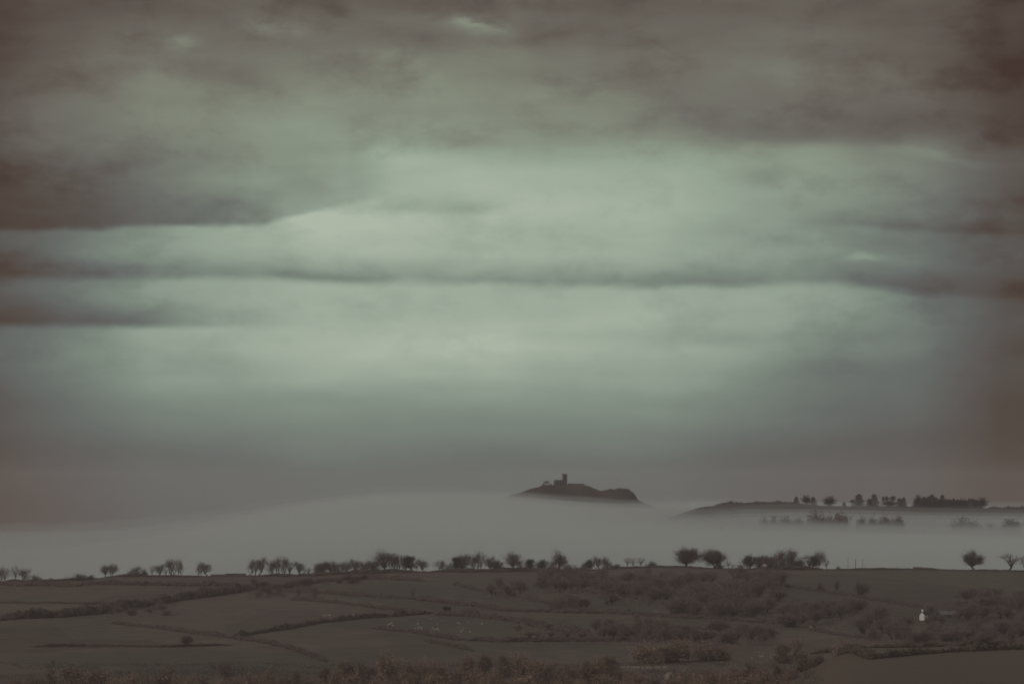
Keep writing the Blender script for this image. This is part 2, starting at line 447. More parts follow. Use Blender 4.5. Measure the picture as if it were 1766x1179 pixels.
def tor(x, y):
    s = np.interp(x, _tx, _tz)
    d = np.abs(y - YT)
    base = -70.
    cr = sstep(px_x(1020, YT), px_x(1060, YT), x)
    shape = 1 - np.clip(np.maximum(d - 9, 0) / 150., 0, 1) ** 1.25
    z = base + (s - base) * shape
    rough = (1.4 * fbm(x / 14, y / 14, 31, 4) + cr * 2.2 * np.abs(fbm(x / 7, y / 9, 41, 4))) * sstep(4, 22, d)
    jag = (.6 + cr * 1.1) * fbm(x / 3.2, y / 5, 51, 3) * (1 - sstep(px_x(930, YT), px_x(938, YT), x) * (1 - sstep(px_x(1004, YT), px_x(1010, YT), x)) * (d < 14))
    return z + rough + jag
X, Y = np.meshgrid(np.arange(px_x(690, YT), px_x(1270, YT), 1.5), np.concatenate([np.arange(YT - 160, YT + 60, 2.5), np.arange(YT + 60, YT + 161, 10)]))
o = grid_mesh('hill', X, Y, tor(X, Y), M['heath'], smooth=False); tag(o, kind='structure')

# the wooded hill to the east, half drowned in fog
YR = 5000.0
RID = [(1080,925),(1150,893),(1202,875.5),(1214,873.5),(1239.5,871),(1254.7,866.4),(1273,868),(1299,866.6),(1324,866.2),(1368,866.6),(1406,869.6),(1421,872),(1458,872),
       (1564,872.5),(1600,872.8),(1702,875.6),(1725,877.5),(1737,876),(1754,877.2),(1766,876),(1850,878),(2100,880),(2600,900)]
_rx = np.array([px_x(u, YR) for u, v in RID]); _rz = np.array([px_z(v, YR) for u, v in RID])

def east(x, y):
    s = np.interp(x, _rx, _rz)
    d = YR - y
    fall = np.where(d > 0, np.interp(d, [0, 20, 90, 220, 400, 560, 760], [0, .2, 4, 13, 24, 42, 70]), np.interp(-d, [0, 60, 500], [0, 1, 60]))
    return np.maximum(s - fall + (.9 * fbm(x / 22, y / 22, 61, 3)) * sstep(10, 60, np.abs(d)) + .5 * fbm(x / 9, y * 0 + 3, 63, 2), -96)
X, Y = np.meshgrid(np.arange(px_x(1060, YR), px_x(2700, YR), 4.), np.concatenate([np.arange(4240, 4960, 10.), np.arange(4960, 5040, 4.), np.arange(5040, 5520, 20.)]))
o = grid_mesh('hill', X, Y, east(X, Y), M['moor']); tag(o, kind='structure')

# ================================================================ fog in the valley, thin air haze over everything
def fog_top(x, y):
    FT = [(-900,-36),(-400,-36),(0,-33),(170,-31),(330,-24),(450,-15),(560,-5),(650,1),(760,3),(870,1.5),(950,-3),(1050,-6.5),(1130,-7.5),(1200,-6),
          (1320,-7.5),(1450,-9.5),(1600,-11.5),(1766,-12),(2300,-13),(3000,-20)]
    fx = np.array([px_x(u, YT) for u, v in FT]); fz = np.array([z for u, z in FT])
    east_lag = sstep(60, 250, x)
    z = np.interp(x, fx, fz)
    lower = np.interp(y, [3440, 3560, 3700, 3900, 4200, 4560, 4640, 4860, 6500, 7600, 8600], [-60, -44, -27, -16, -11.5, -10, -9, 0, 0, -14, -60])
    return z + lower
FOG = [(1.0, .00015, 71, 3.2), (-1.5, .0004, 72, 3.4), (-4.0, .0010, 73, 3.2), (-7.5, .0019, 74, 3.0), (-12.5, .0032, 75, 2.5), (-20.0, .005, 76, 2.0)]
fx = np.arange(-1500, 1501, 20.); fy = np.concatenate([np.arange(3440, 5200, 20.), np.arange(5200, 8601, 40.)])
X, Y = np.meshgrid(fx, fy)
fog_root = None
for k, (dzf, dens, sd_, amp) in enumerate(FOG):
    edge = np.minimum(1, np.minimum((1500 - np.abs(X)) / 200, np.minimum((Y - 3440) / 60, (8600 - Y) / 200)))
    Zt = fog_top(X, Y) + dzf + amp * fbm(X / 130, Y / 420, sd_, 3) + .5 * amp * fbm(X / 38, Y / 160, sd_ + 7, 2)
    Zt = Zt - (1 - sstep(-560, -120, X)) * (0, 7, 24, 42, 55, 60)[k] + 4.2 * fbm(X / 170, Y / 800, sd_ + 19, 3)  # dense layers sunk at left; lens edge darkening shaped into the bank
    Zt = np.maximum(Zt, -99) * edge + -99 * (1 - edge)
    Zt = np.maximum(Zt, -99.0 + .2)
    r, c = X.shape
    n = r * c
    vt = np.stack([X, Y, Zt], -1).reshape(-1, 3); vb = np.stack([X, Y, X * 0 - 100 - k * .5], -1).reshape(-1, 3)
    i = np.arange(n).reshape(r, c)
    ft = np.stack([i[:-1, :-1], i[:-1, 1:], i[1:, 1:], i[1:, :-1]], -1).reshape(-1, 4)
    # bottom: one big face fan along the rim is enough
    rim = list(i[0, :]) + list(i[1:, -1]) + list(i[-1, -2::-1]) + list(i[-2:0:-1, 0])
    verts = np.vstack([vt, vb[rim]])
    m0 = n; q = len(rim)
    side = [(rim[(j + 1) % q], rim[j], m0 + j, m0 + (j + 1) % q) for j in range(q)]
    faces = ft.tolist() + side + [tuple(m0 + j for j in reversed(range(q)))]
    o = link('fog_bank' if k == 0 else 'fog_layer', verts.tolist(), faces, volume('fog', FOGCOL, dens * FOGK, FOGG), fog_root)
    tag(o, kind='stuff')
    if k == 0: fog_root = o

# a denser wisp lying against the flank of the eastern hill
fx = np.arange(50, 1000, 14.); fy = np.arange(4630, 4930, 10.)
X, Y = np.meshgrid(fx, fy)
wisp_root = None
for k, (top, dens) in enumerate(((-13.5, .002), (-16.5, .005), (-20.0, .012))):
    edge = np.clip(np.minimum(np.minimum((X - 50) / 140, (1000 - X) / 60), np.minimum((Y - 4630) / 50, (4930 - Y) / 30)), 0, 1)
    Zt = top + 2.2 * fbm(X / 60, Y / 90, 91 + k, 3) - 2.5 * sstep(220, 400, X)
    Zt = np.maximum(Zt, -98.5) * edge ** .35 + -70 * (1 - edge ** .35)
    r, c = X.shape; n = r * c
    i = np.arange(n).reshape(r, c)
    ft = np.stack([i[:-1, :-1], i[:-1, 1:], i[1:, 1:], i[1:, :-1]], -1).reshape(-1, 4)
    rim = list(i[0, :]) + list(i[1:, -1]) + list(i[-1, -2::-1]) + list(i[-2:0:-1, 0])
    vt = np.stack([X, Y, Zt], -1).reshape(-1, 3); vb = vt[rim].copy(); vb[:, 2] = -97 - k * .4
    q = len(rim)
    faces = ft.tolist() + [(rim[(j + 1) % q], rim[j], n + j, n + (j + 1) % q) for j in range(q)] + [tuple(n + j for j in reversed(range(q)))]
    o = link('fog_wisp' if k == 0 else 'fog_layer', np.vstack([vt, vb]).tolist(), faces, volume('fog', FOGCOL, dens, FOGG), wisp_root)
    tag(o, kind='stuff')
    if k == 0: wisp_root = o

hv = [(x, y, z) for z in (-104, 34) for y in (-1000, 9300) for x in (-2300, 2300)]
hf = [(0, 2, 3, 1), (4, 5, 7, 6), (0, 1, 5, 4), (2, 6, 7, 3), (0, 4, 6, 2), (1, 3, 7, 5)]
o = link('haze', hv, hf, volume('haze', HAZECOL, HAZED, .25)); tag(o, kind='stuff')
#END_STRUCTURE

# ================================================================ trees
def tube(V, F, p0, p1, r0, r1, n=5):
    p0 = np.asarray(p0, float); p1 = np.asarray(p1, float)
    d = p1 - p0; l = np.linalg.norm(d)
    if l < 1e-6: return
    d /= l
    a = np.cross(d, [0, 0, 1.]) if abs(d[2]) < .9 else np.cross(d, [1., 0, 0])
    a /= np.linalg.norm(a); b = np.cross(d, a)
    k = len(V)
    for p, r in ((p0, r0), (p1, r1)):
        for i in range(n):
            t = 2 * math.pi * i / n
            V.append(tuple(p + r * (math.cos(t) * a + math.sin(t) * b)))
    for i in range(n):
        j = (i + 1) % n
        F.append((k + i, k + j, k + n + j, k + n + i))
    F.append(tuple(k + n + i for i in range(n)))

def slivers(V, F, P, D, length, width, R):
    """many thin twigs at once: tapered blades"""
    P = np.asarray(P, float); D = np.asarray(D, float); n = len(P)
    D = D / (np.linalg.norm(D, axis=1, keepdims=True) + 1e-9)
    s = np.cross(D, R.normal(size=(n, 3))); s = s / (np.linalg.norm(s, axis=1, keepdims=True) + 1e-9) * (np.asarray(width) * .5)[:, None]
    k = len(V)
    q = np.stack([P - s, P + s, P + D * np.asarray(length)[:, None]], 1).reshape(-1, 3)
    V.extend(map(tuple, q.tolist()))
    F.extend((k + 3 * i, k + 3 * i + 1, k + 3 * i + 2) for i in range(n))

def deciduous(seed, hgt=10., wid=9., fork=.28, stems=1, clusters=16, twigs=1700, tw=(.9, .07), crad=.22, low=.35, up=.5, lean=0., fill=.75, flat=1.0, rtrunk=.26, leafy=0, shape='round'):
    """trunk with limbs, and a crown of fine twigs gathered in uneven clumps; metres"""
    R = np.random.default_rng(seed)
    TV, TF, CV, CF = [], [], [], []
    cz = hgt * (low + 1) / 2; rz = hgt * (1 - low) / 2; rx = wid / 2
    if shape == 'dome': cz = hgt * low; rz = hgt * (1 - low)
    cl = []
    tries = 0
    while len(cl) < clusters and tries < 4000:
        tries += 1
        q = R.normal(size=3); q /= np.linalg.norm(q); rr = (fill + (1 - fill) * R.random()) if R.random() < .75 else R.random() ** .5 * .8
        rr *= .80
        p = np.array([q[0] * rx * rr, q[1] * rx * rr, cz + q[2] * rz * rr * flat])
        if shape == 'vase':
            f = (p[2] - hgt * low) / (hgt * (1 - low)); p[0] *= .62 + .36 * f; p[1] *= .62 + .36 * f
        if shape == 'dome' and q[2] < -.1: continue
        if shape == 'cone':
            f = (p[2] - hgt * low) / (hgt * (1 - low)); p[0] *= 1.25 - .9 * f; p[1] *= 1.25 - .9 * f
        p[0] += lean * (p[2] / hgt) * wid
        if all(np.linalg.norm(p - c) > wid * crad * .55 for c in cl): cl.append(p)
    bases = []
    for s in range(stems):
        off = np.array([R.uniform(-.5, .5), R.uniform(-.4, .4), 0]) * wid * .18 * (stems > 1)
        top = off + np.array([R.uniform(-.1, .1) * wid + lean * fork * wid, R.uniform(-.06, .06) * wid, hgt * fork * R.uniform(.85, 1.1)])
        r = rtrunk / math.sqrt(stems)
        mid = (off + top) / 2 + R.normal(size=3) * .05 * hgt * np.array([1, 1, 0])
        tube(TV, TF, off - [0, 0, .5], mid, r * 1.25, r, 6); tube(TV, TF, mid, top, r, r * .85, 6)
        bases.append((top, r))
    per = max(1, twigs // max(1, len(cl)))
    for c in cl:
        b, r = bases[int(np.argmin([np.linalg.norm((c - q[0])[:2]) + R.random() for q in bases]))]
        k1 = b + (c - b) * .45 + np.array([0, 0, .10 * np.linalg.norm(c - b) * (1 if shape != 'vase' else -.4)]) + R.normal(size=3) * .03 * hgt
        tube(TV, TF, b - [0, 0, .1], k1, r * .55, r * .33, 4); tube(TV, TF, k1, c, r * .33, r * .15, 4)
        cr = wid * crad * R.uniform(.75, 1.2)
        subs = []
        for q in range(9):
            e = c + R.normal(size=3) * cr * .55 + np.array([0, 0, up * cr * .3])
            s0 = k1 + (c - k1) * R.uniform(.3, 1)
            tube(TV, TF, s0, e, r * .13, r * .05, 3); subs.append((s0, e))
        cen = np.array([lean * wid * .5, 0, hgt * (low + .15)])
        ix = R.integers(len(subs), size=per)
        s0 = np.array([q[0] for q in subs])[ix]; e = np.array([q[1] for q in subs])[ix]
        p = s0 + (e - s0) * R.uniform(.25, 1.05, (per, 1)) + R.normal(size=(per, 3)) * cr * .30
        d = p - cen; d = d / (np.linalg.norm(d, axis=1, keepdims=True) + 1e-6) + R.normal(size=(per, 3)) * .75 + np.array([0, 0, up])
        slivers(CV, CF, p, d, tw[0] * R.uniform(.55, 1.3, per), tw[1] * R.uniform(.7, 1.3, per), R)
        if leafy:
            slivers(CV, CF, c + R.normal(size=(leafy, 3)) * cr * .55, R.normal(size=(leafy, 3)), R.uniform(.35, .7, leafy), R.uniform(.3, .55, leafy), R)
    return TV, TF, CV, CF

def conifer(seed, hgt=14., wid=6., whorls=17, bare=.12, ragged=.25):
    R = np.random.default_rng(seed)
    TV, TF, CV, CF = [], [], [], []
    tube(TV, TF, (0, 0, -.6), (0, 0, hgt * .5), .24, .15, 6); tube(TV, TF, (0, 0, hgt * .5), (0, 0, hgt), .15, .02, 5)
    for w in range(whorls):
        f = w / (whorls - 1)
        z = hgt * (bare + (1 - bare) * f)
        r = wid / 2 * (1 - f) ** .75 * R.uniform(1 - ragged, 1 + ragged * .5) + .25
        for k in range(9):
            t = 2 * math.pi * (k + R.random()) / 9
            d = np.array([math.cos(t), math.sin(t), -.18 + .35 * f])
            l = r * R.uniform(.65, 1.1)
            tube(TV, TF, (0, 0, z), np.array([0, 0, z]) + d * l * .9, .05, .015, 3)
            p = np.array([0, 0, z]) + d * l * R.uniform(.15, 1., (10, 1))
            slivers(CV, CF, p, d + R.normal(size=(10, 3)) * .55 + np.array([0, 0, -.15]), R.uniform(.6, 1.2, 10), R.uniform(.3, .55, 10), R)
    p = np.zeros((24, 3)); p[:, 2] = hgt * R.uniform(.85, .99, 24)
    slivers(CV, CF, p, R.normal(size=(24, 3)) * .6 + [0, 0, .8], np.full(24, .6), np.full(24, .22), R)
    return TV, TF, CV, CF

def ico(n=1):
    t = (1 + 5 ** .5) / 2
    v = [(-1,t,0),(1,t,0),(-1,-t,0),(1,-t,0),(0,-1,t),(0,1,t),(0,-1,-t),(0,1,-t),(t,0,-1),(t,0,1),(-t,0,-1),(-t,0,1)]
    f = [(0,11,5),(0,5,1),(0,1,7),(0,7,10),(0,10,11),(1,5,9),(5,11,4),(11,10,2),(10,7,6),(7,1,8),(3,9,4),(3,4,2),(3,2,6),(3,6,8),(3,8,9),(4,9,5),(2,4,11),(6,2,10),(8,6,7),(9,8,1)]
    v = [np.array(p) / math.sqrt(1 + t * t) for p in v]
    for _ in range(n):
        mid = {}; nf = []
        def m(a, b):
            k = (min(a, b), max(a, b))
            if k not in mid:
                p = v[a] + v[b]; v.append(p / np.linalg.norm(p)); mid[k] = len(v) - 1
            return mid[k]
        for a, b, c in f:
            x, y, z = m(a, b), m(b, c), m(c, a)
            nf += [(a, x, z), (b, y, x), (c, z, y), (x, y, z)]
        f = nf
    return v, f

ORD = 'first second third fourth fifth sixth seventh eighth ninth tenth eleventh twelfth thirteenth fourteenth fifteenth sixteenth seventeenth eighteenth nineteenth twentieth'.split()
def number_off(items, rows=('',)):
    """items: (object, u, v, label); give every label its row (upper to lower) and its place from the west"""
    items = sorted(items, key=lambda t: t[2])
    n = len(rows); per = -(-len(items) // n)
    for r in range(n):
        row = sorted(items[r * per:(r + 1) * per], key=lambda t: t[1])
        for k, (o, u, v, lab) in enumerate(row):
            o['label'] = lab + (', ' + rows[r] if rows[r] else '') + ', ' + ORD[k] + ' from left'

KIND = {}
def kind(name, data, tmat, cmat):
    TV, TF, CV, CF = data
    def me(nm, V, F, m):
        q = bpy.data.meshes.new(nm); q.from_pydata(V, [], F); q.update(); q.materials.append(m); return q
    a = np.array(CV); t = np.array(TV)
    h = np.percentile(a[:, 2], 96.5)
    w = np.percentile(a[:, 0], 95.5) - np.percentile(a[:, 0], 4.5)
    KIND[name] = (me('trunk', TV, TF, tmat), me('crown', CV, CF, cmat), h, w)

def plant(kn, name, label, cat, x, y, hgt, wid, group=None, z=None, rot=None):
    """set one tree of a kind at (x, y), scaled to its height and width"""
    tm, cm, h0, w0 = KIND[kn]
    z = float(H(x, y)) if z is None else z
    sw = wid / w0
    o = thing(name, label, cat, (x, y, z), 0.0 if rot is None else rot, group, (sw, sw * rnd.uniform(.85, 1.1), hgt / h0))
    for nm, me in (('trunk', tm), ('crown', cm)):
        c = bpy.data.objects.new(nm, me); COL.objects.link(c); c.parent = o
    return o

kind('vase_a', deciduous(1, 10, 7, .18, 2, 16, 1300, tw=(1.0, .06), shape='vase', low=.16, up=.9, crad=.22), M['bark'], M['twig'])
kind('vase_b', deciduous(2, 10, 6, .16, 3, 15, 1200, tw=(1.0, .06), shape='vase', low=.14, up=1.0, crad=.22), M['bark'], M['twigred'])
kind('vase_c', deciduous(3, 10, 8, .2, 1, 18, 1500, tw=(1.0, .06), shape='vase', low=.18, up=.8, crad=.21), M['bark'], M['twig'])
kind('round_a', deciduous(4, 9, 9, .22, 1, 26, 2600, tw=(.9, .065), low=.14, crad=.20, up=.5, fill=.6), M['bark'], M['twig'])
kind('round_b', deciduous(5, 9, 9, .2, 2, 26, 2700, tw=(.9, .065), low=.12, crad=.21, up=.5, fill=.6), M['bark'], M['twigred'])
kind('oak', deciduous(6, 9.5, 12, .16, 1, 52, 7600, tw=(.8, .08), low=.15, crad=.16, up=.25, fill=.5, rtrunk=.5), M['bark'], M['twigred'])
kind('oak_twin', deciduous(16, 9.5, 12, .18, 2, 54, 8600, tw=(.8, .085), low=.17, crad=.16, up=.2, fill=.45, rtrunk=.5), M['bark'], M['twigred'])
kind('thin_a', deciduous(7, 9, 6, .3, 1, 11, 420, tw=(.9, .055), low=.25, crad=.22, up=.7, rtrunk=.2), M['bark'], M['twig'])
kind('thin_b', deciduous(8, 9, 6, .25, 2, 10, 380, tw=(.9, .055), low=.22, crad=.22, up=.9, shape='vase', rtrunk=.2), M['bark'], M['twig'])
kind('fork', deciduous(9, 9.5, 10, .22, 1, 10, 900, low=.30, crad=.19, up=.6, fill=.95, rtrunk=.42), M['bark'], M['twig'])
kind('ragged', deciduous(10, 9.5, 10, .2, 1, 38, 4600, tw=(.85, .075), low=.18, crad=.17, up=.25, fill=.6, rtrunk=.42), M['bark'], M['twigred'])
kind('ivy', deciduous(12, 9, 6, .3, 1, 10, 900, low=.2, crad=.22, up=.9, leafy=70, shape='vase', rtrunk=.3), M['bark'], M['ivy'])
kind('dense', deciduous(13, 8, 8, .15, 2, 28, 3200, tw=(.8, .08), low=.04, crad=.20, up=.5, leafy=10, fill=.6), M['bark'], M['twigred'])
kind('dense_b', deciduous(14, 8, 9, .15, 3, 28, 2900, tw=(.8, .075), low=.02, crad=.20, up=.6, leafy=4, shape='dome', fill=.6), M['bark'], M['twig'])
kind('bush', deciduous(15, 3, 4.5, .1, 3, 12, 1500, tw=(.5, .07), low=.02, crad=.24, up=.6, leafy=14, shape='dome', rtrunk=.14), M['bark'], M['hedge'])
kind('stump_tuft', deciduous(17, 9, 7, .4, 1, 16, 2200, low=.05, crad=.22, up=.4, shape='cone', leafy=14, rtrunk=.35), M['bark'], M['twig'])
kind('flat', deciduous(18, 8, 8, .25, 2, 18, 2200, low=.10, crad=.22, up=.2, leafy=30, flat=.85), M['bark'], M['ivy'])
kind('windbent', deciduous(19, 4, 5, .35, 1, 8, 900, tw=(.5, .06), low=.4, crad=.24, up=.1, lean=.22, leafy=6, rtrunk=.16), M['bark'], M['hedge'])
for k_ in range(4):
    kind('russet_%s' % 'abcd'[k_], deciduous(30 + k_, 8, 7.5, .16, 2, 22, 3600, tw=(.6, .085), low=.06, crad=.2, up=.8, leafy=26, shape='dome'), M['bark'], M['russet'])
    kind('darkrusset_%s' % 'abcd'[k_], deciduous(40 + k_, 8, 7, .16, 2, 20, 3000, tw=(.6, .085), low=.06, crad=.2, up=.8, leafy=30, shape='dome'), M['bark'], M['russetdark'])
    kind('wood_%s' % 'abcd'[k_], deciduous(50 + k_, 9, 6.5, .2, 2 + k_ % 2, 20, 2300, tw=(.9, .065), low=.02, crad=.21, up=.9, fill=.5, shape=('round', 'vase', 'round', 'dome')[k_]), M['bark'], M['woodtwig'])
    kind('mistcrown_%s' % 'abcd'[k_], deciduous(60 + k_, 9, 10, .2, 1, 34, 3800, tw=(.5, .12), low=.04, crad=.18, up=.1, leafy=40, shape='dome', rtrunk=.4), M['bark'], M['twigred'])
for k_ in range(3):
    kind('spruce_%s' % 'abc'[k_], conifer(70 + k_, 14, 6.5 + k_, 18, .06, .3), M['bark'], M['needle'])
kind('scots_a', deciduous(74, 14, 8, .5, 1, 14, 900, tw=(.6, .2), low=.42, crad=.21, up=.3, leafy=40, rtrunk=.3), M['bark'], M['needle'])
kind('scots_b', deciduous(75, 14, 8, .3, 1, 34, 1600, tw=(.6, .2), low=-.12, crad=.2, up=.2, leafy=44, fill=.5, rtrunk=.3), M['bark'], M['needle'])

def ridge_tree(kn, u, vtop, wpx, label, y=3392., name='bare_tree', cat='tree', group='trees along the ridge', vb=None):
    y = y + rnd.uniform(-6, 8)
    x = px_x(u, y); z = float(H(x, y))
    hgt = px_z(vtop, y) - z
    return plant(kn, name, label, cat, x, y, max(hgt, .8), wpx * A * y * 1.02, group, z, rot=rnd.choice([0.0, math.pi]) + rnd.uniform(-.15, .15))

B = 'bush'
RT = [
 ('vase_a', 6, 979, 20, 'bare many-stemmed tree cut by the left edge of the picture on the ridge'),
 ('thin_a', 28, 976, 14, 'slim bare tree with one dark trunk, second from the left end of the ridge'),
 ('vase_b', 45, 981, 18, 'bare forked tree just left of the low square bush on the ridge'),
 (B, 58, 993, 18, 'low square dark bush beside the leftmost trees on the ridge'),
 (B, 87, 996.5, 7, 'tiny round dark bush alone on the left-hand ridge line'),
 (B, 134, 990.5, 26, 'soft wide pale-edged bush on the bare left-hand stretch of the ridge'),
 (B, 160, 991.5, 9, 'small upright square bush left of the pair of round-headed trees'),
 ('round_a', 182, 974.5, 15, 'left-hand one of the pair of round-headed trees on the left-hand ridge'),
 ('round_b', 195, 972.5, 15, 'right-hand, taller one of the pair of round-headed trees on the left-hand ridge'),
 (B, 205, 990, 8, 'small dark bush at the foot of the pair of round-headed trees'),
 ('dense_b', 236, 977.5, 26, 'wide dome-shaped low bare tree with many thin stems on the left-hand ridge'),
 (B, 248, 983, 9, 'dark shrub against the right side of the dome-shaped low tree'),
 ('thin_b', 263, 974, 10, 'thin bare tree leaning left, beside a fuller bare tree on the ridge'),
 ('vase_c', 275, 973, 17, 'bare bushy-topped tree between the leaning thin tree and the tall twin tree'),
 ('thin_a', 286, 980, 9, 'short thin sapling just left of the tall twin-stemmed tree'),
 ('vase_b', 298, 964.5, 19, 'tall bare tree with low left-hand bough, left stem of a tall twin'),
 ('vase_a', 310, 966, 13, 'tall slim bare tree, right stem of the tall twin on the left-hand ridge'),
 ('vase_a', 345, 972, 13, 'bare tree left of the long low barn, left-hand half of a close pair'),
 ('vase_c', 355, 970, 18, 'bare spreading tree left of the long low barn, right-hand half of a close pair'),
 ('vase_a', 438, 965, 21, 'bare wide tree right beside the right end of the long low barn'),
 ('vase_c', 450, 961.5, 17, 'tall bare tree second right of the long low barn'),
 ('vase_b', 467, 967, 16, 'bare tree third right of the long low barn, shorter than both neighbours'),
 ('vase_a', 479, 961.5, 14, 'tall bare tree fourth right of the long low barn'),
 ('vase_b', 489, 961, 14, 'tall bare tree fifth right of the long low barn'),
 ('fork', 502, 969, 17, 'bare tree with splayed low boughs, light showing under its arms'),
 ('vase_c', 517, 968.5, 16, 'bare tree with leaning trunks beside the splayed tree'),
 ('thin_b', 525, 979, 7, 'short thin tree at the right end of the barn-side row'),
 ('fork', 533, 979, 9, 'stubby tree with a bare two-armed fork before the long thicket'),
 ('dense_b', 546, 976, 11, 'short tree at the left end of the long thicket'),
 ('dense', 558, 970, 22, 'second tree of the long fuzzy thicket from its left end'),
 ('round_b', 571, 968, 22, 'third and roundest tree of the long fuzzy thicket from its left end'),
 ('dense_b', 583, 973, 20, 'fourth, low tree of the long fuzzy thicket from its left end'),
 ('round_b', 597, 968.5, 21, 'fifth tree of the long fuzzy thicket from its left end'),
 ('vase_c', 614, 964.5, 19, 'tallest pale-topped tree of the long fuzzy thicket'),
 ('dense_b', 626, 970, 17, 'low tree just right of the tallest in the long thicket'),
 ('dense', 640, 968, 22, 'dense dark tree closing the right end of the long thicket'),
 ('round_a', 662, 951.5, 32, 'largest broad round-crowned bare tree in the middle of the ridge'),
 ('vase_b', 676, 956, 18, 'bare tree touching the right side of the broad round-crowned tree'),
 ('vase_a', 687, 957, 15, 'bare upright tree second right of the broad round-crowned tree'),
 ('vase_b', 697, 958, 14, 'slender bare tree just left of the spiky ivy-clad tree'),
 ('ivy', 707, 959.5, 20, 'dark ivy-clad tree with spiky splayed branches'),
 ('thin_a', 718, 968, 10, 'thin pale tree just right of the spiky ivy-clad tree'),
 ('vase_c', 729, 965, 18, 'bare tree at the left edge of the gap in the middle of the ridge'),
 ('vase_a', 761, 966, 18, 'bare fan-shaped tree at the right edge of the gap in the ridge trees'),
 ('dense_b', 775, 972, 13, 'low scrubby tree between the fan-shaped tree and a dark-topped tree'),
 ('ivy', 786, 961.5, 14, 'dark-topped tree with a bare trunk left of the dense broad tree'),
 ('dense', 801, 957.5, 23, 'dense broad brown tree in the middle of the right-centre row'),
 ('vase_b', 815, 957, 14, 'bare upright tree against the right side of the dense broad tree'),
 ('vase_a', 827, 952.5, 18, 'tallest pale-stemmed tree of the right-centre row'),
 ('vase_c', 844, 959.5, 17, 'soft-topped bare tree right of the tallest pale-stemmed tree'),
 ('flat', 858, 967.5, 18, 'dark flat-topped evergreen tree with two small tips'),
 ('round_a', 884, 953.5, 24, 'tall rounded bare tree standing below the church hill gap'),
 ('vase_b', 897, 966, 13, 'small bare tree leaning on the right flank of the tall rounded tree'),
 ('thin_a', 907, 970, 10, 'short thin tree left of the knobbly dark tree'),
 ('ivy', 915, 964.5, 14, 'knobbly dark tree with a rounded ivy head'),
 ('thin_b', 926, 967, 10, 'slim tree just right of the knobbly dark tree'),
 ('flat', 937, 966, 16, 'flat-headed dense tree left of the tufted tree'),
 ('dense_b', 953, 968, 14, 'low dense tree pressed against the tufted tree'),
 ('stump_tuft', 965, 953.5, 21, 'tall uneven tree with a small tuft above a dense body'),
 ('thin_a', 978, 972, 10, 'small thin tree just right of the tall tufted tree'),
 ('thin_b', 991, 973, 12, 'sparse low tree alone in the gap right of the tufted tree'),
 ('dense_b', 1008, 970, 13, 'fuzzy low tree at the left of the last central clump'),
 ('flat', 1018, 965.5, 14, 'dense dark-topped tree in the last central clump'),
 ('vase_c', 1032, 960, 16, 'mushroom-headed tree with a clear trunk in the last central clump'),
 ('vase_a', 1044, 960, 12, 'slim round-headed tree beside the mushroom-headed one'),
 ('dense_b', 1048, 968, 17, 'low dense tree under the slim round-headed one'),
 (B, 1066, 973, 15, 'low wide bush between the last central clump and the three thin trees'),
 ('thin_a', 1083, 960.5, 12, 'left-hand one of three thin bare trees in a row'),
 ('thin_b', 1092, 961, 10, 'middle and faintest of three thin bare trees in a row'),
 ('thin_a', 1104, 961.5, 15, 'right-hand one of three thin bare trees in a row'),
 (B, 1122, 968.5, 13, 'wedge-shaped dark bush right of the three thin trees'),
 ('oak', 1185, 947, 33, 'large round-crowned tree with a short trunk, the left-hand of two big lone trees'),
 ('oak_twin', 1229, 950, 32, 'large round-crowned tree on two trunks, the right-hand of two big lone trees'),
 (B, 1242, 969, 10, 'shrub under the right side of the big two-trunked tree'),
 ('thin_a', 1255, 967, 11, 'sparse sapling right of the big two-trunked tree'),
 ('thin_b', 1263, 972, 9, 'shortest sapling right of the big two-trunked tree'),
 ('flat', 1293, 958.5, 20, 'dark-headed tree standing apart at the left end of the domed copse'),
 ('dense', 1312, 959, 19, 'dark dense tree on the left shoulder of the domed copse'),
 ('dense', 1325, 959.5, 20, 'dense brown tree second from the left in the domed copse'),
 ('dense_b', 1340, 957, 22, 'dense tree in the middle of the domed copse'),
 ('vase_b', 1350, 949, 14, 'tall bare tree rising from the middle of the domed copse'),
 ('round_a', 1364, 948, 20, 'tallest bare round-headed tree rising from the domed copse'),
 ('dense_b', 1360, 963, 28, 'low dense growth under the tallest tree of the domed copse'),
 ('dense', 1377, 966, 22, 'low dense tree on the right slope of the domed copse'),
 ('thin_b', 1381, 959, 12, 'faint thin tree right of the tallest copse tree'),
 ('fork', 1393, 957, 18, 'open tree with pale splayed stems near the right end of the copse'),
 ('ivy', 1402, 959.5, 13, 'tree with a dark ball of ivy among the splayed stems'),
 ('round_b', 1412, 951.5, 19, 'tall soft-headed tree closing the right end of the copse'),
 ('thin_a', 1424, 964, 11, 'short faint tree at the very right end of the copse'),
 (B, 1446, 976.5, 6, 'tiny bush between the copse and the poles'),
 ('ragged', 1679, 952, 30, 'large ragged tree with side tufts, the left-hand of two lone trees at the right end'),
 ('fork', 1740, 955, 28, 'open forked bare tree with wide arms at the right end of the ridge'),
 ('vase_a', 1768, 958, 14, 'bare tree cut by the right edge of the picture on the ridge'),
]
for kn, u, vt, w, lab in RT:
    bush = kn == B
    ridge_tree(kn, u, vt, w, lab, name='bush' if bush else 'bare_tree', cat='bush' if bush else 'tree', group='bushes along the ridge' if bush else 'trees along the ridge')

